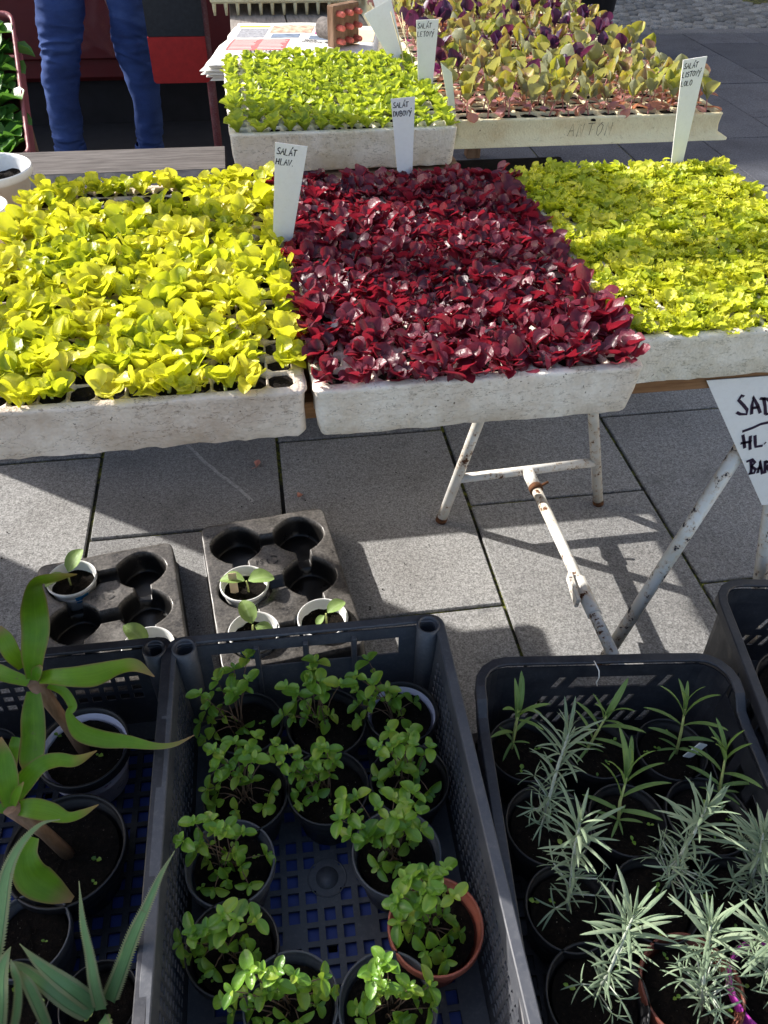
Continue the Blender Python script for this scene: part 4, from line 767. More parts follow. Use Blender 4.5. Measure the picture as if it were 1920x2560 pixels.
# ------------------------------------------------------------------ plastic crates
def crate(label, c, rz, W, D, z0, h, m, style, r=.012, low=0.0, group=None, name="plastic_crate", detail=True):
    t = thing(name, label, "crate", (c[0], c[1], z0), rz, group)
    hx, hy = W/2, D/2; ins = .010
    def lerp_cut(L, rects, ax, H):
        s = {0.0, L}
        for q in rects: s.add(round(q[ax], 5)); s.add(round(q[ax+2], 5))
        return sorted(s)
    def wall(nm, a, b, n, hh, rects, shear=0):
        L = (Vector(b)-Vector(a)).length; dx, dy = (b[0]-a[0])/L, (b[1]-a[1])/L
        us = lerp_cut(L, rects, 0, hh); vs = lerp_cut(hh-.012, rects, 1, hh)
        vm = (hh-.012)*.5
        def warp(u, v, tt):
            k = -ins*(1-v/hh)+tt; uu = u+shear*(v-vm)*min(1, max(0, min(u, L-u))/.04)
            return (a[0]+dx*uu+n[0]*k, a[1]+dy*uu+n[1]*k, v)
        mb = MB(); mb.slab(us, vs, lambda u, v: any(q[0] < u < q[2] and q[1] < v < q[3] for q in rects), -.0025, 0, warp)
        mb.obj(nm, m, t)
    def lattice(L, hh, pu, pv, wu, wv, v0, v1, m0=.03):
        out = []; nu = int((L-2*m0)/pu); nv = int((v1-v0)/pv); o = (L-nu*pu)/2
        for i in range(nu):
            for j in range(nv): out.append((o+i*pu+(pu-wu)/2, v0+j*pv+(pv-wv)/2, o+i*pu+(pu+wu)/2, v0+j*pv+(pv+wv)/2))
        return out
    Lb, Ls = W-2*r, D-2*r; hs = h-low
    if not detail: eb, sb = lattice(Lb, h, .06, .05, .035, .025, .04, h-.04), lattice(Ls, hs, .06, .05, .035, .025, .04, hs-.04)
    elif style == 'grey':
        eb = [(Lb*f, h-.072, Lb*f+Lb*.175, h-.034) for f in (.105, .30, .50, .70)]
        sb = lattice(Ls, hs, .0150, .0155, .0105, .0100, .028, h-.034)
    elif style == 'black':
        eb = lattice(Lb, h, .0215, .0215, .0135, .0115, h-.062, h-.036, .03)+lattice(Lb, h, .0215, .0205, .0145, .0130, .065, .128, .03)
        sb = lattice(Ls, hs, .0150, .0155, .0105, .0100, .028, h-.034)
    else:
        hw = Lb/2; eb = [(hw-.062, h-.060, hw+.062, h-.036)]
        for f in (.055, .082, .109): eb += [(f, h-.062, f+.011, h-.036), (Lb-f-.011, h-.062, Lb-f, h-.036)]
        for f in [k*.0195+.035 for k in range(15)]:
            if f+.01 < Lb-.03 and int(f*1000) % 5 != 0: eb.append((f, .085, f+.010, .112))
        for f in [k*.0195+.030 for k in range(15)]:
            if f+.01 < Lb-.03: eb.append((f, .045, f+.010, .070))
        sb = [(f, .05, f+.030, hs-.045) for f in [.05+k*.046 for k in range(int((Ls-.1)/.046))]]
    sh = .45 if style == 'round' else 0
    wall("end_wall", (-hx+r, hy), (hx-r, hy), (0, 1), h, eb, sh); wall("end_wall", (hx-r, -hy), (-hx+r, -hy), (0, -1), h, eb, sh)
    wall("side_wall", (hx, hy-r), (hx, -hy+r), (1, 0), hs, sb); wall("side_wall", (-hx, -hy+r), (-hx, hy-r), (-1, 0), hs, sb)
    for sx, sy, a0 in ((1, 1, 0), (-1, 1, pi/2), (-1, -1, pi), (1, -1, 1.5*pi)):
        mb = MB(); hh = h
        mb.slab([a0+pi/2*k/5 for k in range(6)], [0, hh*.5, hh-.012], lambda u, v: False, -.0025, 0,
                lambda u, v, tt: (sx*(hx-r)+(r+tt-ins*(1-v/hh))*cos(u), sy*(hy-r)+(r+tt-ins*(1-v/hh))*sin(u), v)); mb.obj("corner", m, t)
    # rim: an L-shaped lip following the wall tops
    base = rrect(W, D, r, .02); prof = [(-.0045, -.003), (-.0045, 0), (-.003, .0012), (.009, .0012), (.0105, 0), (.0105, -.017), (.0085, -.017), (.0085, -.003)]
    def drop(x, y): 
        k = (hy-.055-abs(y))/.035; k = max(0, min(1, k)); return low*k*k*(3-2*k)
    mb = MB(); R = []
    n = len(base)
    for k in range(n):
        x, y = base[k]; a = Vector(base[(k+1) % n])-Vector(base[k-1]); a.normalize(); nx, ny = a.y, -a.x
        zz = h-drop(x, y)-.0012+ (vn(x*30, y*30, 4)-.5)*.0012
        R.append([mb.vert((x+nx*o, y+ny*o, zz+dz)) for o, dz in prof])
    for k in range(n):
        A, B = R[k], R[(k+1) % n]
        for j in range(8): j2 = (j+1) % 8; mb.face((A[j], B[j], B[j2], A[j2]), 0, False)
    mb.obj("rim", m, t)
    # base grid
    p = .0245 if detail else .09; hw_ = .0155 if detail else .012; q = []
    for i in range(-20, 21):
        for j in range(-20, 21):
            x, y = i*p, j*p
            if abs(x) > hx-.035 or abs(y) > hy-.035 or x*x+y*y < .034**2 or abs(abs(x)-abs(y)*.66) < .007 and x*x+y*y < .10**2: continue
            q.append((x-hw_/2, y-hw_*.56, x+hw_/2, y+hw_*.56))
    bx, by = hx-ins-.003, hy-ins-.003
    us = sorted({-bx, bx, *[round(a[0], 5) for a in q], *[round(a[2], 5) for a in q]}); vs = sorted({-by, by, *[round(a[1], 5) for a in q], *[round(a[3], 5) for a in q]})
    S = {(round((a[0]+a[2])/2/p), round((a[1]+a[3])/2/p)) for a in q}
    def hole(u, v):
        i, j = round(u/p), round(v/p); return (i, j) in S and abs(u-i*p) < hw_/2 and abs(v-j*p) < hw_*.56
    mb = MB(); mb.slab(us, vs, hole, .0005, .0055, lambda u, v, tt: (u, v, tt))
    if detail:
        mb.lathe([(.016, .0055), (.016, .0062), (.0, .0062)], 24); mb.lathe([(.028, .0055), (.028, .0062), (.026, .0062), (.026, .0055)], 28)
    mb.obj("base_grid", m, t, loc=(0, 0, 0) if detail else (0, 0, h-.006))
    if style == 'grey' and detail:                                  # hollow posts in the corners, ribs on the end walls
        for sx, sy in ((-1, 1), (1, 1), (-1, -1), (1, -1)):
            mb = MB(); cx, cy = sx*(hx-.016), sy*(hy-.014)
            mb.lathe([(.0155, .006), (.0175, h*.6), (.0180, h+.004), (.0150, h+.004), (.0145, h-.06), (0, h-.06)], 24, (cx, cy, 0)); mb.obj("corner_tube", m, t)
        for f in (.2875, .487, .687):
            mb = MB(); x = -hx+r+Lb*f; mb.box((x-.004, hy-.012, .02), (x+.004, hy-.0035, h-.02), bev=.001); mb.obj("rib", m, t)
    if style == 'black' and detail:
        for sx in (-1, 1):
            mb = MB(); mb.lathe([(.0155, .006), (.0170, h*.6), (.0175, h+.003), (.0145, h+.003), (.014, h-.06), (0, h-.06)], 24, (sx*(hx-.016), hy-.014, 0)); mb.obj("corner_tube", m, t)
    return t
ZF = .0905
crate("upturned blue plastic crate under the dark grey crate of oregano pots", (.017, .493), radians(-1.2), .395, .59, 0, ZF-.002, M['blue'], 'plain', group=None, detail=False)
crate("upturned blue plastic crate under the black crate of strap leaved plants", (-.396, .505), radians(-1.0), .395, .59, 0, ZF-.002, M['blue'], 'plain', detail=False)
crate("low black plastic crate under the round cornered crate of lavender", (.424, .400), radians(-6.5), .36, .54, 0, ZF-.002, M['crate_black'], 'plain', detail=False)
crate("low black plastic crate beneath the far right crate", (.842, .520), radians(-10), .36, .49, 0, ZF-.002, M['crate_black'], 'plain', detail=False)
crate("dark grey lattice crate holding the oregano pots, between two black crates", (.017, .493), radians(-1.2), .404, .600, ZF, .1925, M['crate_grey'], 'grey')
crate("black crate with small square holes holding strap leaved plants and aloe", (-.396, .505), radians(-1.0), .400, .600, ZF, .1925, M['crate_black'], 'black')
crate("black round cornered crate with slanted slots and handle hole, full of lavender pots", (.424, .400), radians(-6.5), .372, .552, ZF, .1925, M['crate_black'], 'round', r=.042, low=.022)
crate("black round cornered crate standing at the far right beside the trestle leg", (.842, .520), radians(-10), .372, .50, ZF, .1925, M['crate_black'], 'round', r=.042, low=.0)
# loose string tied round the rim of the lavender crate
mb = MB(); mb.tube([(.441, .672, .286), (.442, .664, .2853), (.443, .655, .284), (.4445, .652, .272), (.4435, .653, .258), (.446, .652, .250)], .0009, 5); 
mb.obj("string", M['paper'], label="white string looped over the rim of the lavender crate", cat="string")

# ------------------------------------------------------------------ pots and plants
ZP = ZF+.0062
def pot_part(t, r, h, m, soil=.017, n=40):
    mb = MB()
    mb.lathe([(0, .001), (r*.70, .001), (r*.72, .004), (r*.905, h-.022), (r*.93, h-.021), (r*.985, h-.018), (r, h-.015), (r, h-.001), (r*.995, h), (r*.955, h), (r*.945, h-.003), (r*.935, h-.010), (r*.918, h-.0105), (r*.912, h-.016), (r*.900, h-.0165), (r*.87, h-.045)], n)
    mb.obj("pot", m, t)
    sm = MB(); R = []; cen = sm.vert((0, 0, h-soil+.002)); K = 28
    for q, f in enumerate((.2, .4, .6, .78, .92)):
        R.append([sm.vert((f*r*.9*cos(2*pi*k/K)*1.0, f*r*.9*sin(2*pi*k/K), h-soil+rng.uniform(-.0022, .0026)-(.002 if q == 4 else 0))) for k in range(K)])
    for k in range(K): sm.face((cen, R[0][k], R[0][(k+1) % K]))
    for A, B in zip(R, R[1:]):
        for k in range(K): k2 = (k+1) % K; sm.face((A[k], B[k], B[k2], A[k2]))
    s = sm.obj("potting_soil", M['soil'], t); s['kind'] = 'stuff'
def mk_leaf(name, m, L, W, sh, n, **kw):
    out = []
    for k in range(n):
        mb = MB(); leaf_geo(mb, Matrix(), L, W*(.9+.2*k/max(1, n-1)), sh, seed=k+3, **kw); out.append(mb.mesh(name, [m]))
    return out
LF = {'oreg': mk_leaf("oregano_leaf", M['oregano'], .0205, .0132, sh_ovate, 4, cup=.22, curl=-.55, nu=7, nv=4, wave=.0006, wn=1),
      'lav': mk_leaf("lavender_leaf", M['lavender'], .050, .0042, sh_narrow, 6, cup=-.25, curl=-.75, nu=6, nv=2),
      'sage': mk_leaf("stock_leaf", M['sage'], .062, .0082, sh_narrow, 5, cup=.2, curl=-.7, nu=7, nv=2),
      'squash': mk_leaf("squash_leaf", M['squash'], .050, .034, sh_ovate, 3, cup=.16, curl=-.7, nu=8, nv=6, wave=.001, wn=1.5),
      'weed': mk_leaf("weed_leaf", M['oregano'], .008, .006, sh_ovate, 2, cup=.2, curl=-.5, nu=3, nv=2)}
def put_leaf(kind, t, base, p, d, nrm, s=1.0, name="leaf"):
    F = frame(Vector(p)-base, d, nrm); o = link(name, LF[kind][rng.randrange(len(LF[kind]))], t); o.matrix_local = F @ Matrix.Scale(s, 4); return o
def weeds(t, base, r, z, n):
    for k in range(n):
        a, q = rng.uniform(0, 6.28), rng.uniform(.3, .8)*r; p = base+Vector((q*cos(a), q*sin(a), z))
        for s in (0, pi): put_leaf('weed', t, base, p, (cos(a+s), sin(a+s), .5), (0, 0, 1), rng.uniform(.5, 1.1), "weed_leaf")

def oregano(spec, label, m, grp="pots of oregano in the dark grey crate"):
    (x, y), r, cl = spec; base = Vector((x, y, ZP)); h = .195-ZP
    t = thing("potted_oregano", label, "potted herb", tuple(base), 0, grp); pot_part(t, r, h, m)
    cx = sum(p[0] for p in cl)/len(cl); cy = sum(p[1] for p in cl)/len(cl)
    o = Vector((x+.35*max(-.03, min(.03, cx-x)), y+.2*max(-.02, min(.02, cy-y)), ZP+h-.018)); st = MB(); pv = rng.uniform(.88, 1.15)
    for p in cl:
        p = Vector(p); b = o+Vector((rng.uniform(-.012, .012), rng.uniform(-.010, .010), 0)); mid = b.lerp(p, .5)+Vector((0, 0, .012)); mid.x = b.x+(p.x-b.x)*.42; mid.y = b.y+(p.y-b.y)*.42
        pts = [b, b.lerp(mid, .5)+Vector((0, 0, .004)), mid, mid.lerp(p, .55)+Vector((0, 0, .002)), p]
        st.tube([q-base for q in pts], [.0010, .0009, .0008, .0007, .0006], 5)
        d = (p-pts[3]).normalized(); d = (d+Vector((0, -.25, .9))).normalized(); a0 = rng.uniform(0, pi); side = d.orthogonal().normalized(); s2 = d.cross(side)
        for k in range(2):
            for lv, (sc, el) in enumerate(((pv*rng.uniform(.8, 1.2), .30), (rng.uniform(.4, .65), .75))):
                a = a0+k*pi+lv*pi/2+rng.uniform(-.25, .25); rad_ = side*cos(a)+s2*sin(a)
                put_leaf('oreg', t, base, p+d*(.003*lv), rad_*cos(el)+d*sin(el), d-rad_*.2, sc)
        if (p-b).length > .05 and rng.random() < .75:
            q = pts[3]; a = a0+pi/2
            for k in range(2):
                rad_ = side*cos(a+k*pi)+s2*sin(a+k*pi); put_leaf('oreg', t, base, q, rad_*.95+d*.2, d, rng.uniform(.45, .85))
    st.obj("stem", M['herbstem'], t); weeds(t, base, r, h-.013, 3)
OL = ["oregano in a black pot in the back left corner of the dark grey crate", "oregano in a black pot at the middle of the crate's back row", "leggy oregano in a white banded pot in the crate's back right corner",
 "oregano in a black pot second from the back along the crate's left wall", "compact bright oregano in the black pot at the middle of the second row", "upright oregano in a black pot second from the back along the crate's right wall",
 "oregano in a grey black pot beside the empty floor, third along the left wall", "oregano with one long sprig leaning left over the empty crate floor", "oregano in a black pot on the left, fourth from the back wall",
 "oregano in the only terracotta coloured pot of the dark grey crate", "sunlit oregano in a black pot nearest the front, left of its neighbour", "oregano in a grey rimmed pot nearest the front, right of its neighbour"]
for spec, lab, m in zip(OREGANO, OL, [M['black'], M['black'], M['lilacpot'], M['black'], M['black'], M['black'], M['crate_grey'], M['crate_grey'], M['black'], M['terracotta'], M['crate_grey'], M['crate_grey']]): oregano(spec, lab, m)
for o in COL.objects:                                                # dark rim on the white banded pot
    if o.name.startswith("potted_oregano") and "white banded" in o['label']:
        r = OREGANO[2][1]; h = .195-ZP; mb = MB(); mb.lathe([(r*.93, h-.020), (r*.988, h-.0185), (r*1.004, h-.015), (r*1.004, h), (r*1.0, h+.0006), (r*.95, h+.0006), (r*.93, h-.011), (r*.91, h-.017)], 40); mb.obj("pot_rim", M['black'], o)

lavk = {k: p for k, p in LAVENDER}; sagk = {k: p for k, p in SAGE}
CL = ["green leaved stock in a black pot in the back left corner of the lavender crate", "broad leaved green stock in a black pot at the middle of the lavender crate's back", "green stock with a small white tag beside it, in the back right of the crate",
 "tall silver lavender in a black pot behind two others along the left wall", "green stock with browned leaf tips in the pot among the silver lavender", "pale green stock with curled upright leaves by the right wall of the crate",
 "silver lavender with a bare straight stem in the pot midway along the left wall", "bushy silver lavender in the black pot at the middle of the crate", "silver lavender spreading over the crate's right wall",
 "silver lavender in a black pot at the front left of its crate, leaning right", "sunlit silver lavender in a brown red pot at the front of the crate", "silver lavender in the bright magenta pot at the front right"]
for k, ((x, y), r) in enumerate(CPOTS):
    base = Vector((x, y, ZP)); h = .195-ZP; m = {10: M['brownpot'], 11: M['magenta']}.get(k, M['black'])
    isl = k in lavk
    t = thing("potted_lavender" if isl else "potted_stock", CL[k], "potted herb", tuple(base), 0, "pots in the lavender crate"); pot_part(t, r, h, m)
    pts = [Vector(p) for p in (lavk[k] if isl else sagk.get(k, [(x, y, .178), (x+.004, y, .22), (x+.006, y+.004, .25)]))]
    st = MB(); st.tube([p-base for p in pts], [.0022]*(len(pts)-1)+[.0012], 6); st.obj("stem", M['lavstem'] if isl else M['palestem'], t)
    def at(f):
        f *= len(pts)-1; i = min(int(f), len(pts)-2); return pts[i].lerp(pts[i+1], f-i), (pts[i+1]-pts[i]).normalized()
    def ring(kind, p, d, n, el, sc, a0=None):
        side = d.orthogonal().normalized(); s2 = d.cross(side); a0 = rng.uniform(0, 6) if a0 is None else a0
        for q in range(n):
            a = a0+2*pi*q/n+rng.uniform(-.55, .55); e = el+rng.uniform(-.32, .32); ra = side*cos(a)+s2*sin(a)
            put_leaf(kind, t, base, p+d*rng.uniform(-.003, .003), ra*cos(e)+d*sin(e), d*cos(e)-ra*sin(e)+Vector((0, 0, .2)), sc*rng.uniform(.75, 1.2))
    if isl:
        p, d = at(1.0)
        ring('lav', p, d, 4, 1.38, .65); ring('lav', p-d*.006, d, 5, 1.2, .95); ring('lav', p-d*.018, d, 5, .95, 1.2); ring('lav', p-d*.034, d, 4, .65, 1.15)
        for f in (.84, .76, .68, .6, .52, .44, .36): p, d = at(f); ring('lav', p, d, rng.choice((4, 5)), .6, .95 if f > .55 else .75)
        for f in (.08, .16, .24, .32):
            p, d = at(f); ring('lav', p, d, 8, .6, .6)
            if True:
                for q in range(3 if k in (7, 8, 10, 11) else 1):
                    a = rng.uniform(0, 6.28); e = Vector((cos(a), sin(a), .7)).normalized(); p2 = p+e*.035
                    st2 = MB(); st2.tube([p-base, p2-base], .0009, 5); st2.obj("twig", M['lavstem'], t); ring('lav', p2, e, 6, .7, .55)
    else:
        p, d = at(1.0); ring('sage', p, d, 3, 1.38, .85); ring('sage', p-d*.012, d, 3, 1.15, 1.1)
        p, d = at(.6); ring('sage', p, d, 2, .95, 1.05); p, d = at(.3); ring('sage', p, d, 2, .5, .8); p, d = at(.12); ring('sage', p, d, 5, .1, .5)
    weeds(t, base, r, h-.013, 3)
tag("small white paper tag leaning in the pot of green stock", (.566, .556, .18), (.583, .556, .212), .016, .016, (), nrm=(.3, -1, .6))

# potted plants in the far right crate
for k, (x, y, r, lab) in enumerate(((.800, .640, .075, "wispy dark thyme in a large black pot in the far right crate"), (.775, .500, .052, "small oregano in a black pot at the edge of the far right crate"))):
    base = Vector((x, y, ZP)); h = .195-ZP; t = thing("potted_thyme" if k == 0 else "potted_oregano", lab, "potted herb", tuple(base)); pot_part(t, r, h, M['black'])
    st = MB()
    for q in range(9 if k == 0 else 6):
        a = rng.uniform(0, 6.28); b = Vector((rng.uniform(-.03, .03), rng.uniform(-.03, .03), h-.017)); e = b+Vector((cos(a)*.05, sin(a)*.05, rng.uniform(.03, .085)))
        st.tube([b, b.lerp(e, .5)+Vector((0, 0, .012)), e], [.001, .0009, .0006], 5)
        for f in ((.35, .55, .75, .9, 1) if k == 0 else (.6, 1)):
            p = base+b.lerp(e, f)+Vector((0, 0, .012*(1-abs(2*f-1))))
            for s in range(4 if k == 0 else 4):
                az = rng.uniform(0, 6.28); put_leaf('weed' if k == 0 else 'oreg', t, base, p, (cos(az), sin(az), .4), (0, 0, 1), rng.uniform(.9, 1.7) if k == 0 else rng.uniform(.6, 1))
    st.obj("stem", M['herbstem'], t)

# strap leaved plants and aloes
def crom(pts, n):
    P_ = [Vector(p) for p in pts]; P_ = [P_[0]*2-P_[1]]+P_+[P_[-1]*2-P_[-2]]; out = []
    for i in range(1, len(P_)-2):
        for k in range(n):
            t = k/n; a, b, c, d = P_[i-1:i+3]; out.append(.5*((2*b)+(c-a)*t+(2*a-5*b+4*c-d)*t*t+(3*b-a-3*c+d)*t**3))
    out.append(P_[-2]); return out
def strap_leaf(t, base, pts, m, thick=.0012, vee=.25, teeth=0, view=(0, -.55, .83)):
    pp = crom([p[:3]+(0,) if False else p[:3] for p in pts], 7); ww = crom([(p[3], 0, 0) for p in pts], 7); mb = MB(); rows = []; n = len(pp)
    V0 = Vector(view)
    for k in range(n):
        d = (pp[min(k+1, n-1)]-pp[max(k-1, 0)]).normalized(); nr = V0-d*V0.dot(d); nr = nr.normalized() if nr.length > .05 else d.orthogonal(); x = d.cross(nr); hw = max(.0006, ww[k].x*.5*(.64 if thick > .002 else .84)); row = []
        for s in (-1, -.55, 0, .55, 1): row.append(mb.vert(pp[k]-base+x*hw*s+nr*(vee*hw*(s*s)-thick*0), (k/(n-1), .5+.5*s)))
        if thick > .002:
            for s in (.6, 0, -.6): row.append(mb.vert(pp[k]-base+x*hw*s-nr*(thick*min(1, hw/.006)*(1-.6*s*s)+ -vee*hw*s*s), (k/(n-1), .5+.5*s)))
        rows.append(row)
    L = len(rows[0])
    for a, b in zip(rows, rows[1:]):
        for j in range(L if L > 5 else L-1): j2 = (j+1) % L; mb.face((a[j], a[j2], b[j2], b[j]))
    if teeth:
        for k in range(1, n-2):
            d = (pp[k+1]-pp[k]); dn = d.normalized(); nr = V0-dn*V0.dot(dn); nr.normalize(); x = dn.cross(nr)
            for s in (-1, 1):
                for h_ in (0, .5):
                    c_ = pp[k]+d*h_; hw = (ww[k].x*.5*(1-h_)+ww[k+1].x*.5*h_)*.64; e = c_-base+x*hw*s+nr*vee*hw; q = min(.0045, hw*.55)
                    i = [mb.vert(e-dn*q*.7-x*s*.001, (.9, .5)), mb.vert(e+dn*q*.9-x*s*.001, (.9, .5)), mb.vert(e+x*s*q+dn*q*.8, (1, .5))]; mb.face(i)
    mb.obj("leaf", m, t)
AL = [("potted_bromeliad", "glossy strap leaved plant in the white printed pot at the back of its crate", M['lilacpot'], BROM1, 'bromeliad', 0), ("potted_bromeliad", "lower strap leaved plant in the largest black pot, with a brown leaf tip", M['black'], BROM2, 'bromeliad', 0),
 ("potted_aloe", "grey black pot at the left with a toothed aloe leaf arching out of the picture", M['crate_grey'], ALOE2[:1], 'aloe', 1), ("potted_aloe", "toothed grey green aloe rosette in the black pot at the front of its crate", M['black'], ALOE, 'aloe', 1),
 ("potted_aloe", "pale sunlit aloe in the pot at the front left corner", M['black'], ALOE2[1:], 'aloe', 1), ("flower_pot", "empty black pot tucked behind the strap leaved plants at the left wall", M['black'], [], '', 0)]
for ((x, y), r), (nm, lab, m, leaves, lm, teeth) in zip(APOTS, AL):
    base = Vector((x, y, ZP)); h = .195-ZP
    t = thing(nm, lab, "potted plant" if leaves else "pot", tuple(base)); pot_part(t, r, h, m)
    for lf in leaves:
        strap_leaf(t, base, lf, M[lm], .0012 if lm == 'bromeliad' else .006, .22 if lm == 'bromeliad' else .12, teeth)
    if lm == 'bromeliad':
        q = Vector(leaves[0][0][:3])-base; mb = MB(); mb.tube([(0, .0, h-.02), (q.x*.4, q.y*.4, h*.6+q.z*.4), (q.x, q.y, q.z)], [.009, .008, .011], 10); mb.obj("stem", M['oldwood'], t)
    weeds(t, base, r, h-.013, 3)
    if m is M['lilacpot']:
        mb = MB(); mb.lathe([(r*.93, h-.020), (r*.988, h-.0185), (r*1.004, h-.015), (r*1.004, h), (r*1.0, h+.0006), (r*.95, h+.0006), (r*.93, h-.011), (r*.91, h-.017)], 40); mb.obj("pot_rim", M['black'], t)
        mb = MB(); rr = lambda z: r*(.72+.185*(z-.004)/(h-.026))+.0006
        for a, z, s in ((-1.35, .055, .007), (-1.0, .060, .005)):
            c_ = mb.vert((rr(z)*cos(a), rr(z)*sin(a), z)); E = [mb.vert((rr(z+s*sin(q*pi/4))*cos(a+s*1.4*cos(q*pi/4)/r), rr(z+s*sin(q*pi/4))*sin(a+s*1.4*cos(q*pi/4)/r), z+s*sin(q*pi/4))) for q in range(8)]
            for q in range(8): mb.face((c_, E[q], E[(q+1) % 8]))
        mb.obj("printed_flower", M['print_purple'], t)
        mb = MB(); st = text_strokes("A3", -.01, .05, .010) if False else text_strokes("N 2", -.02, .058, .008)+[[(.0, .03), (.012, .036), (.02, .03), (.012, .024), (.0, .03)]]
        ribbon(mb, st, .0005, lambda x_, z_: (rr(z_)*cos(-.75+x_/r), rr(z_)*sin(-.75+x_/r), z_)); mb.obj("printed_marks", M['ink'], t)

# ------------------------------------------------------------------ pot carriers with squash seedlings
CW, CH = .268, .060
def carrier(label, c, rz, cups, PY=.125, CD=.392):
    t = thing("pot_carrier", label, "pot carrier", (c[0], c[1], 0), rz, "black pot carriers on the paving")
    cells = [(sx*.0655, sy*PY) for sy in (1, 0, -1) for sx in (-1, 1)]
    def ss(a, b, x): k = max(0, min(1, (x-a)/(b-a))); return k*k*(3-2*k)
    def hgt(x, y):
        z = CH+(vn(x*35, y*35, 2)-.5)*.0022
        dep = 0
        for cx, cy in cells:
            d = sqrt((x-cx)**2+(y-cy)**2); a = math.atan2(y-cy, x-cx); rr = min(.0535, PY*.46)+.0012*cos(4*a+.6)
            dep = max(dep, .052*(1-ss(rr-.007, rr+.0005, d))); 
        for sy in (1, 0, -1):
            if abs(x) < .03: dep = max(dep, .034*(1-ss(.014, .0165, abs(y-sy*PY))))
        for sx in (-1, 1):
            if abs(y) < PY: dep = max(dep, .030*(1-ss(.013, .0155, abs(x-sx*.0655))))
        if abs(x) < .022 and abs(abs(y)-PY/2) < .020: dep = max(dep, 0)
        e = max(abs(x)-CW/2+.004, abs(y)-CD/2+.004, 0); return max(.004, z-dep-e*.3)
    nx, ny = 116, 168; mb = MB(); G = []
    for i in range(nx+1):
        row = []
        for j in range(ny+1):
            x, y = -CW/2+CW*i/nx, -CD/2+CD*j/ny; R_ = .022; ax, ay = abs(x)-(CW/2-R_), abs(y)-(CD/2-R_)
            X, Y = x, y
            if ax > 0 and ay > 0:
                l = sqrt(ax*ax+ay*ay); mxx = max(ax, ay); k = mxx/l; X = math.copysign(CW/2-R_+ax*k, x); Y = math.copysign(CD/2-R_+ay*k, y)
            row.append(mb.vert((X, Y, hgt(X, Y))))
        G.append(row)
    for i in range(nx):
        for j in range(ny): mb.face((G[i][j], G[i+1][j], G[i+1][j+1], G[i][j+1]))
    loop = [G[i][0] for i in range(nx)]+[G[nx][j] for j in range(ny)]+[G[i][ny] for i in range(nx, 0, -1)]+[G[0][j] for j in range(ny, 0, -1)]
    A = loop; sc = 1.012
    B = [mb.vert((mb.v[k][0]*sc, mb.v[k][1]*sc, .004)) for k in loop]; C_ = [mb.vert((mb.v[k][0]*1.03, mb.v[k][1]*1.03, .003)) for k in loop]
    for a, b in ((A, B), (B, C_)):
        for k in range(len(a)): k2 = (k+1) % len(a); mb.face((b[k], b[k2], a[k2], a[k]))
    mb.obj("tray_shell", M['carrier'], t)
    # embossed recycling arrows and letters on the bridge between the cells
    mb = MB(); 
    for k in range(3):
        a = k*2.094+.5; ribbon(mb, [[(.011*cos(a+q*.22), PY/2+.011*sin(a+q*.22)) for q in range(7)]], .0018, lambda x, y: (x, y, hgt(x, y)+.0012))
    ribbon(mb, text_strokes("PS", -.034, PY/2-.006, .012), .0009, lambda x, y: (x, y, hgt(x, y)+.0012)); mb.obj("embossed_mark", M['black'], t)
    Mw = Matrix.Translation((c[0], c[1], 0)) @ Matrix.Rotation(rz, 4, 'Z')
    for idx, lab, leaves, card in cups:
        p = Mw @ Vector((cells[idx][0], cells[idx][1], .0095)); cup = thing("potted_squash", lab, "potted seedling", tuple(p), rng.uniform(0, 6), "white cups of squash seedlings")
        mb = MB(); mb.lathe([(0, 0), (0.0340, 0), (.0345, .002), (.0450, .056), (.0473, .057), (.0485, .059), (.0485, .063), (.0475, .0645), (.0457, .0640), (.0447, .060), (.0435, .052), (.0420, .035)], 40); mb.obj("cup", M['whiteplastic'], cup)
        mb = MB(); mb.slab([-.5+k*.1 for k in range(7)], [.030, .040, .050], lambda u, v: False, .0002, .0006, lambda u, v, tt: ((.0345+.0105*(v/.056)+tt)*cos(u), (.0345+.0105*(v/.056)+tt)*sin(u), v)); mb.obj("printed_band", M['print_blue'], cup)
        sm = MB(); R = []; K = 24; cen = sm.vert((0, 0, .041))
        for f in (.3, .6, .85, 1): R.append([sm.vert((f*.0432*cos(2*pi*k/K), f*.0432*sin(2*pi*k/K), .040+rng.uniform(-.003, .003))) for k in range(K)])
        for k in range(K): sm.face((cen, R[0][k], R[0][(k+1) % K]))
        for a_, b_ in zip(R, R[1:]):
            for k in range(K): k2 = (k+1) % K; sm.face((a_[k], b_[k], b_[k2], a_[k2]))
        s_ = sm.obj("potting_soil", M['soil'], cup); s_['kind'] = 'stuff'
        rot = cup.rotation_euler.z
        off = Vector((-.006, -.004, 0)); st = MB(); st.tube([off+Vector((0, 0, .038)), off+Vector((0, .001, .062)), off+Vector((0, .002, .074))], [.0022, .002, .0018], 6); st.obj("stem", M['palestem'], cup)
        for (az, el, sc_) in leaves:
            a = az-rot; o = link("leaf", LF['squash'][rng.randrange(3)], cup); d = Vector((cos(a)*cos(el), sin(a)*cos(el), sin(el)))
            o.matrix_local = frame(off+Vector((0, .002, .073))+d*.004, d, (0, 0, 1)) @ Matrix.Scale(sc_, 4)
        if card:
            mb = MB(); mb.box((-.008, -.0004, .038), (.008, .0004, .092)); ob = mb.obj("paper_marker", M['gold_print'], cup); ob.location = (.004, .022, 0); ob.rotation_euler = (-.1, 0, -rot)
carrier("black six cell pot carrier on the left, two of its cells holding white cups", (-.343, 1.064), radians(8),
        ((0, "squash seedling in the white cup at the back left of the left carrier", ((.9, .75, 1.05), (3.6, .1, .9)), False), (5, "squash seedling in a white cup at the right of the left carrier", ((2.5, .9, 1.1), (-.9, -.1, .7)), False)), .108, .346)
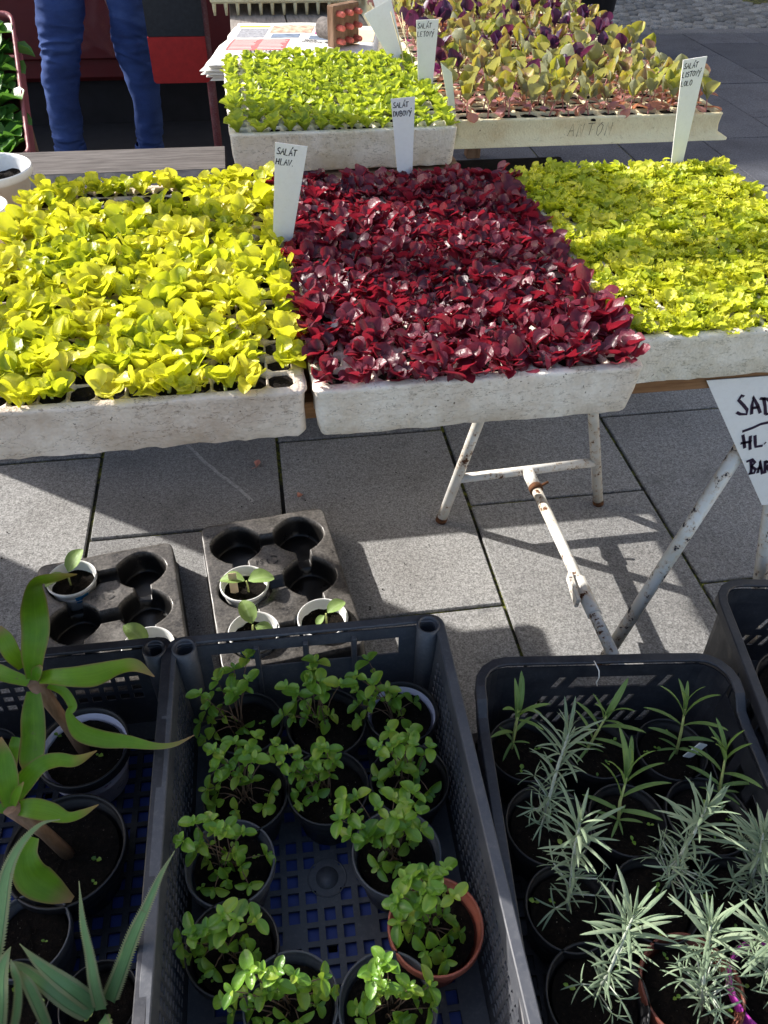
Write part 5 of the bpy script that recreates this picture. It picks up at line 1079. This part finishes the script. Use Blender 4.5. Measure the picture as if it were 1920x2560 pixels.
carrier("black six cell pot carrier on the right, half in sun, holding three white cups", (-.020, 1.108), radians(6.5),
        ((2, "squash seedling with two pale leaves and a paper marker in a white cup", ((2.8, .15, 1.05), (.15, .2, 1.05)), True), (4, "squash seedling in the white cup seen through the crate's slots", ((1.9, .7, 1.0), (-.4, -.1, .8)), False), (5, "squash seedling in the white cup at the front right of its carrier", ((.5, .35, .85), (-2.6, -.4, .5)), False)))
for p, lab in (((-.05, 1.55, .003), "dry pink petal lying on the shaded paving under the table"), ((.052, 1.433, .003), "dry pink petal lying on the paving behind the right pot carrier")):
    t = MB(); leaf_geo(t, Matrix.Rotation(rng.uniform(0, 6), 4, 'Z'), .022, .016, sh_ovate, cup=.5, curl=.8, nu=5, nv=4); t.tube([(0, 0, 0), (-.012, -.01, .003)], .0006, 5)
    t.obj("fallen_petal", M['petal'], loc=p, label=lab, cat="petal")

# ------------------------------------------------------------------ white pots behind the left tray
for k, (x, y, r, lab) in enumerate(((-.446, 1.495, .074, "white round plastic pot of soil on the grey plank"), (-.447, 1.352, .058, "smaller white plastic pot in front of the round one"))):
    base = Vector((x, y, TZ)); h = .083-.012*k; t = thing("flower_pot", lab, "flower pot", tuple(base))
    mb = MB(); mb.lathe([(0, .001), (r*.66, .001), (r*.70, .006), (r*.92, h-.016), (r*.98, h-.014), (r, h-.010), (r, h-.002), (r*.99, h), (r*.95, h), (r*.93, h-.006), (r*.80, h-.035)], 44); mb.obj("pot", M['whiteplastic'], t)
    sm = MB(); R = []; K = 28; cen = sm.vert((0, 0, h-.024))
    for f in (.3, .6, .85, 1): R.append([sm.vert((f*r*.86*cos(2*pi*q/K), f*r*.86*sin(2*pi*q/K), h-.026+rng.uniform(-.004, .005))) for q in range(K)])
    for q in range(K): sm.face((cen, R[0][q], R[0][(q+1) % K]))
    for a_, b_ in zip(R, R[1:]):
        for q in range(K): q2 = (q+1) % K; sm.face((a_[q], b_[q], b_[q2], a_[q2]))
    s_ = sm.obj("potting_soil", M['soil'], t); s_['kind'] = 'stuff'
    st = MB(); st.tube([(-.01, 0, h-.026), (-.012, -.004, h+.005)], .002, 6); st.obj("stem", M['palestem'], t)
    for az, el, sc in (((-.8, .15, .95), (2.5, .9, 1.1)) if k == 0 else ((.3, .25, .7), (2.8, .3, .9))):
        d = Vector((cos(az)*cos(el), sin(az)*cos(el), sin(el))); o = link("leaf", LF['squash'][k], t); o.matrix_local = frame(Vector((-.012, -.004, h+.004)), d, (0, 0, 1)) @ Matrix.Scale(sc, 4)

# ------------------------------------------------------------------ newspapers, dibber and stakes on the back table
NW, ND = .43, .50; nrz = radians(-13)
def nsurf(x, y, k): return .0022*sin(x*22+k)+.0015*sin(y*31+k*2)-.10*max(0, -x-.10)**2*4
ztop = TZ
for k in range(6):
    off = (rng.uniform(-.012, .012), rng.uniform(-.010, .010)); base = (.172+off[0], 2.525+off[1], TZ+k*.0078)
    lab = ["bottom newspaper of the stack lying on the grey boards", "second newspaper from the bottom of the stack", "third newspaper from the bottom of the stack", "newspaper third from the top of the stack", "newspaper just under the top one of the stack", "top newspaper of the stack with a red text box and colour photos"][k]
    t = thing("newspaper", lab, "newspaper", base, nrz+rng.uniform(-.03, .03), "newspapers stacked behind the lime green lettuce"); mb = MB(); nx, ny = 16, 12; T = []; B = []
    for i in range(nx+1):
        T.append([]); B.append([])
        for j in range(ny+1):
            x, y = -NW/2+NW*i/nx, -ND/2+ND*j/ny; e = min(1, min(NW/2-abs(x), ND/2-abs(y))/.012+.15)
            if i == 0: x += rng.uniform(-.006, .004)
            z = nsurf(x, y, k*.3)+.003; T[-1].append(mb.vert((x, y, z+.0030*e+.0006))); B[-1].append(mb.vert((x, y, z-.0030*e-.0002)))
    for i in range(nx):
        for j in range(ny): mb.face((T[i][j], T[i+1][j], T[i+1][j+1], T[i][j+1])); mb.face((B[i][j+1], B[i+1][j+1], B[i+1][j], B[i][j]))
    for i in range(nx):
        for j, f in ((0, 1), (ny, 0)): q = (B[i][j], B[i+1][j], T[i+1][j], T[i][j]); mb.face(q if f else q[::-1])
    for j in range(ny):
        for i, f in ((0, 0), (nx, 1)): q = (B[i][j], B[i][j+1], T[i][j+1], T[i][j]); mb.face(q if f else q[::-1])
    mb.obj("folded_sheets", M['paper'], t)
    if k == 5:
        H_ = lambda x, y: nsurf(x, y, k*.3)+.0072
        def patch(name, x0, y0, x1, y1, m, lift=0):
            mb = MB(); n = 6; g_ = [[mb.vert((x0+(x1-x0)*i/n, y0+(y1-y0)*j/n, H_(x0+(x1-x0)*i/n, y0+(y1-y0)*j/n)+lift)) for j in range(n+1)] for i in range(n+1)]
            for i in range(n):
                for j in range(n): mb.face((g_[i][j], g_[i+1][j], g_[i+1][j+1], g_[i][j+1]))
            mb.obj(name, m, t)
        patch("printed_box", -.19, -.10, -.03, .03, M['pink_print']); patch("printed_photo", -.10, .10, .02, .19, M['photo_print']); patch("printed_photo", .03, .09, .12, .18, M['magenta_print']); patch("printed_photo", .125, .04, .20, .17, M['gold_print'])
        patch("printed_banner", -.20, .165, -.11, .19, M['orange_print']); patch("printed_photo", -.19, .05, -.11, .15, M['grey_print']); patch("printed_photo", .02, .03, .10, .075, M['blue_print2']); patch("printed_photo", -.09, .045, -.01, .09, M['blue_print2'], .0001)
        mb = MB(); bars = []
        for q in range(9):
            for col in (-.183, -.105): bars.append([(col, -.092+q*.0135), (col+rng.uniform(.055, .070), -.092+q*.0135)])
        ribbon(mb, bars, .0022, lambda x, y: (x, y, H_(x, y)+.0006)); mb.obj("printed_text", M['paper'], t)
        mb = MB(); flip = lambda x0, y0: (lambda x, y: (x0-x, y0-y, H_(x0-x, y0-y)+.0008))
        ribbon(mb, text_strokes("XXXL", 0, 0, .016), .0016, flip(.045, .02)); ribbon(mb, text_strokes("ROZDAL", 0, .02, .016), .0014, flip(.06, .02))
        ribbon(mb, text_strokes("HAZEN DOBY", 0, 0, .020, .9), .0018, flip(-.03, -.105))
        for q in range(14): a = -.19+rng.random()*.3; ribbon(mb, [[(a, -.16-rng.random()*.03), (a+.02, -.16-rng.random()*.03)]], .003, lambda x, y: (x, y, H_(x, y)+.0008))
        mb.obj("printed_text", M['ink'], t)
        mb = MB(); c_ = mb.vert((.12, .0, H_(.12, 0)+.0006)); E = [mb.vert((.12+.045*cos(q*.3927), .022*sin(q*.3927), H_(.12+.045*cos(q*.3927), .022*sin(q*.3927))+.0006)) for q in range(16)]
        for q in range(16): mb.face((c_, E[q], E[(q+1) % 16]))
        mb.obj("printed_badge", M['gold_print'], t)
        mb = MB(); ribbon(mb, text_strokes("ŽENY", 0, 0, .009), .0008, flip(.135, .016)); ribbon(mb, text_strokes("GRAMMY", 0, 0, .009), .0008, flip(.148, .004)); ribbon(mb, text_strokes("2020", 0, 0, .009), .0008, flip(.135, -.008)); mb.obj("printed_text", M['ink'], t)
zt = TZ+6*.0078+.002
dt = thing("planting_dibber", "wooden planting dibber block with nine red pegs and a round handle on the newspapers", "garden tool", (.275, 2.47, zt), radians(-52))
mb = MB(); mb.box((-.0, -.048, .001), (.026, .048, .098), bev=.002); mb.obj("block", M['oldwood'], dt)
mb = MB(); mb.tube([(-.075, 0, .030), (-.070, 0, .030), (-.002, 0, .030), (0, 0, .030)], [.020, .026, .026, .026], 20); mb.obj("handle", M['plank'], dt)
for a in range(3):
    for b in range(3):
        mb = MB(); y, z = -.032+a*.032, .016+b*.032; mb.tube([(.026, y, z), (.046, y, z), (.050, y, z)], [.0075, .0068, .005], 12); mb.obj("peg", M['redpeg'], dt)
tag("large blank white tag leaning left over the kohlrabi tray edge", (.402, 2.14, .70), (.330, 2.16, .86), .075, .014, (), nrm=(.2, -1, .3))
tag("second large blank white tag behind the newspapers, leaning right", (.395, 2.30, .70), (.365, 2.33, .86), .05, .014, (), nrm=(-.2, -1, .3))
for k, (a, b) in enumerate((((.398, 2.10, .69), (.352, 2.10, .86)), ((.420, 2.06, .69), (.372, 2.12, .85)), ((.408, 2.16, .69), (.395, 2.2, .84)))):
    mb = MB(); mb.tube([(0, 0, 0), tuple((Vector(b)-Vector(a))*.5+Vector((.006, 0, 0))), tuple(Vector(b)-Vector(a))], .0013, 5)
    mb.obj("dry_stalk", M['straw'], loc=a, label=("dry straw stalk leaning left beside the white blank tags", "second dry straw stalk crossing the first by the blank tags", "short upright dry straw stalk behind the other two")[k], cat="stalk")
pt = thing("plastic_tray", "pale plastic tray with toothed underside at the back of the grey boards", "tray", (.16, 3.27, TZ+.03))
mb = MB(); mb.box((-.24, -.17, .004), (.24, .17, .05), bev=.006); mb.obj("tray_body", M['cream'], pt)
for k in range(13):
    for y in (-.16, .16): mb = MB(); mb.lathe([(.007, .006), (.006, -.008), (.004, -.030), (0, -.030)], 8, (-.228+k*.038, y, 0)); mb.obj("foot", M['cream'], pt)

# ------------------------------------------------------------------ behind the stall: seller, cart, rack, red crate, bin
mt = thing("floor_shade_sheet", "black rubber mat on the paving under the seller's feet", "mat", (-.45, 3.98, .0045)); mb = MB(); mb.box((-.85, -.62, 0), (.75, .6, .006)); mb.obj("sheet", M['floor_shade'], mt)  # black sheet laid where the ground is only in deep shade
ct = thing("market_cart", "dark red market cart behind the seller, a black panel standing in for the shade beneath", "cart", (-.5, 4.45, 0))
mb = MB(); mb.box((-.75, -.25, .205), (.62, .6, 1.02), bev=.02); mb.obj("body", M['redcart'], ct)
mb = MB(); mb.box((-1.6, -.20, .011), (.60, -.17, .204)); mb.obj("shade_panel", M['darkcloth'], ct)  # black panel stands in for the dark shade beneath the cart
mb = MB(); mb.box((-.66, -.275, .30), (.20, -.252, .92), bev=.008); mb.obj("door_panel", M['redcart'], ct)
mb = MB(); mb.lathe([(.012, 0), (.011, .006), (0, .008)], 14); b_ = mb.obj("bolt", M['whiteplastic'], ct, loc=(-.03, -.276, .56)); b_.rotation_euler = (pi/2, 0, 0)
mb = MB(); mb.box((-1.6, -.27, .43), (-.754, .55, .62), bev=.006); mb.obj("side_board", M['boardgrey'], ct)
mb = MB(); mb.box((-1.6, -.10, .205), (-.76, .5, .43)); mb.obj("side_cloth", M['darkcloth'], ct)
mb = MB(); n = 18; g_ = []
for i in range(n+1):
    g_.append([]);
    for j in range(n+1):
        u, v = i/n, j/n; x = -.13+.26*u*(.6+.4*v); z = .34-.36*v; g_[-1].append(mb.vert((x+.02*sin(v*7), -.015+.014*sin(u*17+v*4)+.012*sin(u*31-v*9)*v, z+.02*sin(u*9))))
for i in range(n):
    for j in range(n): mb.face((g_[i][j], g_[i+1][j], g_[i+1][j+1], g_[i][j+1]))
bg_ = thing("plastic_bag", "crumpled clear plastic bag hanging on the red cart behind the legs", "bag", (-.56, 4.155, .36)); mb.obj("film", M['bag'], bg_)
rk = thing("display_rack", "worn red metal rack standing left of the back table", "rack", (-.2, 3.34, 0))
for x in (.086,): mb = MB(); mb.tube([(x, 0, .002), (x, 0, 1.05)], .016, 12); mb.obj("post", M['redmetal'], rk)
mb = MB(); mb.tube([(-.10, 0, 1.03), (.086, 0, 1.03)], .014, 12); mb.obj("crossbar", M['redmetal'], rk)
hb = thing("hanging_board", "board with black upper half and red lower half on the red rack", "board", (-.216, 3.30, .42))
def rr_panel(name, x0, x1, z0, z1, m, y0, y1, r):
    mb = MB(); pts = [(x0+r-r*sin(a), z0+r-r*cos(a)) for a in [pi/2*(1-k/5) for k in range(6)]]+[(x1-r+r*sin(a), z0+r-r*cos(a)) for a in [pi/2*k/5 for k in range(6)]]+[(x1, z1), (x0, z1)]
    A = [mb.vert((x, y0, z)) for x, z in pts]; B = [mb.vert((x, y1, z)) for x, z in pts]; mb.face(A, 0, False); mb.face(B[::-1], 0, False)
    for k in range(len(A)): mb.face((A[k], B[k], B[(k+1) % len(A)], A[(k+1) % len(A)]), 0, False)
    return mb.obj(name, m, hb)
rr_panel("red_panel", -.100, .100, 0, .148, M['redboard'], -.004, .012, .012); rr_panel("black_panel", -.098, .100, .149, .60, M['blackboard'], -.001, .012, .0005)
rc = thing("red_crate", "faded red crate of dark lettuce tilted up at the left edge", "crate", (-.878, 2.80, .515)); rc.rotation_euler = (radians(24), 0, radians(8))
for a, b, nm in (((-.21, -.31, -.10), (.21, .31, -.094), "base"), ((-.21, -.31, -.09), (-.204, .31, .04), "side_wall"), ((.204, -.31, -.09), (.21, .31, .04), "side_wall"), ((-.203, -.31, -.09), (.203, -.304, .04), "end_wall"), ((-.203, .304, -.09), (.203, .31, .04), "end_wall")):
    mb = MB(); mb.box(a, b, bev=.001); mb.obj(nm, M['redcrate'], rc)
mb = MB(); base = rrect(.43, .63, .03, .03); R = [[mb.vert((x*f, y*f, z)) for f, z in ((.965, .036), (.965, .050), (1.0, .053), (1.012, .045), (1.01, .030), (.985, .030))] for x, y in base]
for k in range(len(R)):
    for j in range(6): mb.face((R[k][j], R[(k+1) % len(R)][j], R[(k+1) % len(R)][(j+1) % 6], R[k][(j+1) % 6]))
mb.obj("rim", M['redcrate'], rc)
mwr = Matrix.Translation(rc.location) @ rc.rotation_euler.to_matrix().to_4x4()
for a in range(5):
    for b in range(8):
        o = plant('dark', "dark_lettuce", mwr @ Vector((-.165+a*.076, -.265+b*.074, -.002)), "dark green lettuce seedling in the tilted red crate", "seedling", "dark lettuce in the tilted red crate", 1.25)
stn = thing("crate_stand", "rough wooden stand holding up the tilted red crate", "stand", (-.878, 2.80, 0))
for x, y, h_ in ((-.17, -.20, .315), (.15, -.20, .315), (-.17, .18, .475), (.15, .18, .475)): mb = MB(); mb.box((x-.02, y-.02, .001), (x+.02, y+.02, h_), bev=.002); mb.obj("leg", M['oldwood'], stn)
bn = thing("planter_bucket", "large dark tapered bucket standing on the paving behind the kohlrabi", "bucket", (2.20, 5.52, .003)); mb = MB(); mb.lathe([(0, .0), (.10, 0), (.105, .01), (.155, .46), (.17, .465), (.17, .50), (.155, .50), (.15, .46), (.14, .30), (0, .30)], 32); mb.obj("pot", M['black'], bn)

# people
def person(label, loc, J, cloth):
    """one skinned body from a joint graph; J: name -> (position, radius, parent)"""
    t = thing("person", label, "person", loc); names = list(J); me = bpy.data.meshes.new("body")
    me.from_pydata([J[n][0] for n in names], [(names.index(J[n][2]), names.index(n)) for n in names if J[n][2]], [])
    o = link("body", me, t); md = o.modifiers.new("skin", 'SKIN'); md.use_smooth_shade = True
    for k, n in enumerate(names):
        me.skin_vertices[0].data[k].radius = (J[n][1], J[n][1]); me.skin_vertices[0].data[k].use_root = (k == 0)
    o.modifiers.new("sub", 'SUBSURF').levels = 2; o.modifiers["sub"].render_levels = 2
    me.materials.append(M['skin']); return t
def hand(J, side, w, d, r=.0075):
    """palm, four fingers and a thumb hanging along d from the wrist w"""
    w = Vector(w); d = Vector(d).normalized(); x = Vector((0, 1, 0)); x = (x-d*x.dot(d)).normalized()
    J[side+'palm'] = (tuple(w+d*.055), .026, side+'wrist')
    for k, (o, l) in enumerate(((-.03, .062), (-.01, .072), (.01, .068), (.03, .054))):
        b = w+d*.092+x*o; J[side+'f%da' % k] = (tuple(b), .011, side+'palm'); J[side+'f%db' % k] = (tuple(b+d*l*.55+Vector((0, -.006, 0))), r, side+'f%da' % k); J[side+'f%dc' % k] = (tuple(b+d*l+Vector((0, -.016, 0))), r*.85, side+'f%db' % k)
    J[side+'ta'] = (tuple(w+d*.045-x*.038), .011, side+'palm'); J[side+'tb'] = (tuple(w+d*.085-x*.052), .009, side+'ta')
def face_parts(t, c, fwd):
    f = Vector(fwd).normalized(); s = f.cross(Vector((0, 0, 1))).normalized(); c = Vector(c)
    mb = MB()
    for k in (-1, 1): mb.lathe([(0, -.008), (.008, 0), (0, .008)], 10, tuple(c+f*.088+s*k*.032+Vector((0, 0, .012))))
    mb.obj("eye", M['ink'], t); mb = MB(); mb.tube([c+f*.088+Vector((0, 0, .012)), c+f*.112+Vector((0, 0, -.018)), c+f*.09+Vector((0, 0, -.028))], [.008, .014, .008], 8); mb.obj("nose", M['skin'], t)
    mb = MB(); mb.tube([c+f*.086+s*k*.024+Vector((0, 0, -.052)) for k in (-1, -.4, .4, 1)], [.003, .006, .006, .003], 6); mb.obj("mouth", M['pink_print'], t)
    mb = MB()
    for k in (-1, 1): mb.lathe([(0, -.028), (.010, -.01), (.013, .01), (0, .03)], 10, tuple(c+s*k*.082))
    mb.obj("ear", M['skin'], t)
    mb = MB(); mb.lathe([(.088, -.03), (.100, .02), (.092, .07), (.06, .108), (0, .122)], 24, tuple(c-f*.018), smooth=True); mb.obj("hair", M['hair'], t)
def trousers(t, legs, hips, o, m):
    mb = MB()
    for q, L in enumerate(legs):
        P_ = [Vector(p[:3]) for p in L]; R_ = [p[3] for p in L]; pp = crom([tuple(p) for p in P_], 22); rr = [v.x for v in crom([(r, 0, 0) for r in R_], 22)]; rows = []; n = 40
        for k, (p, r) in enumerate(zip(pp, rr)):
            row = []
            for j in range(n):
                a = 2*pi*j/n; z = p.z
                kn = math.exp(-((z-.47)/.10)**2); an = math.exp(-((z-.12)/.06)**2)
                wv = kn*.011*((1-abs(2*vn(a*.8+q*7, z*42+1.8*sin(a+q), 3)-1))**2-.45)+an*.010*((1-abs(2*vn(a*1.1+q*5, z*55, 5)-1))**2-.45)+.004*((1-abs(2*vn(a*.7+q*3, z*22, 9)-1))**2-.4)+.0025*sin(z*37+2*a+q)+kn*.0022*sin(z*200+5*vn(a*.8, z*9, q)+q)*vn(a*.6+3, z*16, 2+q)+.0018*(vn(a*3, z*40, q)-.5)*2
                row.append(mb.vert((p.x+(r+wv)*cos(a)-o[0], p.y+(r*1.08+wv)*sin(a)-o[1], p.z-o[2])))
            rows.append(row)
        for a_, b_ in zip(rows, rows[1:]):
            for j in range(n): j2 = (j+1) % n; mb.face((a_[j], a_[j2], b_[j2], b_[j]))
    mb.lathe([(.02, -.16), (.13, -.09), (.175, .0), (.165, .10), (.150, .16), (.145, .165)], 32, (hips[0]-o[0], hips[1]-o[1], hips[2]-o[2]), sy=.72)
    mb.obj("jeans", m, t)
def shoe(t, p, o, az):
    mb = MB(); d = Vector((cos(az), sin(az), 0)); s = Vector((-d.y, d.x, 0)); rows = []
    for x, w_, h_ in ((-.07, .02, .05), (-.06, .034, .085), (-.02, .036, .088), (.04, .040, .070), (.10, .046, .055), (.16, .040, .042), (.185, .018, .026)):
        c_ = Vector(p)-Vector(o)+d*x; rows.append([mb.vert(c_+s*w_*cos(a)+Vector((0, 0, max(0.001, h_*(.5+.5*sin(a)))))) for a in [2*pi*k/12 for k in range(12)]])
    for a_, b_ in zip(rows, rows[1:]):
        for j in range(12): j2 = (j+1) % 12; mb.face((a_[j], a_[j2], b_[j2], b_[j]))
    mb.face(rows[0][::-1]); mb.face(rows[-1]); mb.obj("shoe", M['shoe'], t)
# seller: back to us, standing between the tables and the red cart
O = (-.56, 3.66, .0115); lx, rx = -.733, -.408
J = {'pelvis': ((0, 0, .90), .12, None), 'waist': ((0, 0, 1.06), .115, 'pelvis'), 'chest': ((.0, .01, 1.26), .135, 'waist'), 'neck': ((0, .02, 1.43), .055, 'chest'), 'headb': ((0, .035, 1.53), .075, 'neck'), 'headt': ((0, .035, 1.64), .078, 'headb')}
for s, k, ax in (('l', -1, lx-O[0]), ('r', 1, rx-O[0])):
    J[s+'hip'] = ((k*.085, 0, .86), .08, 'pelvis'); J[s+'knee'] = (((-.685, -.404)[k > 0]-O[0], -.01, .46), .045, s+'hip'); J[s+'ankle'] = ((ax, 0, .09), .032, s+'knee')
    J[s+'sh'] = ((k*.18, .01, 1.37), .06, 'chest'); J[s+'elbow'] = ((k*.26, .02, 1.10), .042, s+'sh'); J[s+'wrist'] = ((k*.25, .10, .90), .028, s+'elbow'); hand(J, s, J[s+'wrist'][0], (0, .25, -1))
ps = person("person in tight blue jeans standing in shade behind the table, only the legs showing", O, J, None)
up_ = lambda L, sx: [(sx*.55+L[0][0]*.45, 3.66, .80, .100), (L[0][0]*.85+sx*.15, 3.655, .70, .098)]+[tuple(p) for p in L]
trousers(ps, [up_(LEGS[0], -.63), up_(LEGS[1], -.49)], (-.56, 3.66, .90), O, M['denim'])
for L in LEGS:
    mb = MB(); x, y, z, r = L[-1]; mb.lathe([(r*.96, .0), (r*1.02, .001), (r*1.05, .012), (r*1.04, .030), (r*.97, .034)], 28, (x-O[0], y-O[1], z-O[2]-.006)); mb.obj("hem", M['denim'], ps)
for x in (lx, rx): shoe(ps, (x, 3.65, .0125), O, pi/2+.1)
mb = MB(); mb.lathe([(.172, .98), (.16, 1.06), (.168, 1.2), (.185, 1.32), (.13, 1.41), (.07, 1.44)], 32, sy=.72); mb.obj("jumper", M['jumper'], ps)
mb = MB()
for k in (-1, 1): mb.tube([(k*.15, .01, 1.36), (k*.205, .015, 1.28), (k*.265, .02, 1.10), (k*.258, .08, .95)], [.075, .07, .056, .046], 14)
mb.obj("sleeve", M['jumper'], ps); face_parts(ps, (0, .04, 1.585), (0, 1, 0))
# unseen bag on a post, added to throw a shadow band over the trays
gp = thing("shade_post", "unseen wooden post with a short arm, added to carry the shading bag", "post", (-1.32, 2.12, 0))
mb = MB(); mb.box((-.025, -.025, .001), (.025, .025, 1.95), bev=.003); mb.obj("shaft", M['oldwood'], gp)
mb = MB(); mb.box((.026, -.02, 1.88), (.80, .02, 1.92), bev=.003); mb.obj("arm", M['oldwood'], gp)
jb = thing("shade_bag", "unseen plain bag added to shade a band of the trays, hanging by its handles", "bag", (-.60, 2.065, 1.17))
mb = MB(); prof = [(.08, .0), (.145, .02), (.166, .07), (.168, .20), (.165, .32), (.155, .42)]; mb.lathe([(0, .0)]+prof+[(r-.004, z) for r, z in reversed(prof)], 36, sy=.95); mb.obj("sack", M['straw'], jb)
for sy in (-1, 1): mb = MB(); mb.tube([(-.06, sy*.08, .39), (-.045, sy*.05, .52), (0, sy*.024, .72), (.045, sy*.05, .52), (.06, sy*.08, .39)], .006, 8); mb.obj("handle", M['straw'], jb)

# unseen boxes added under the table and at far left to shade the ground
for k, (x, lab) in enumerate(((-.53, "unseen black box added for shade under the left part of the table"), (.01, "unseen black box added for shade under the middle of the table"), (.55, "unseen black box added for shade under the right part of the table"))):
    t = thing("shade_box", lab, "box", (x, 1.90, .003)); mb = MB(); mb.box((-.262, -.15, 0), (.262, .19, .50), bev=.01); mb.obj("body", M['crate_black'], t); mb = MB(); mb.box((-.266, -.154, .501), (.266, .194, .525), bev=.006); mb.obj("lid", M['crate_black'], t)
for k, (z, lab) in enumerate(((0.003, "bottom grey box of the unseen stack added for shade at the far left"), (.505, "top grey box of the unseen stack added for shade at the far left"))):
    t = thing("shade_box", lab, "box", (-1.92, 1.68, z)); mb = MB(); mb.box((-.32, -.36, 0), (.32, .36, .47), bev=.01); mb.obj("body", M['crate_grey'], t); mb = MB(); mb.box((-.325, -.365, .471), (.325, .365, .498), bev=.006); mb.obj("lid", M['crate_grey'], t)
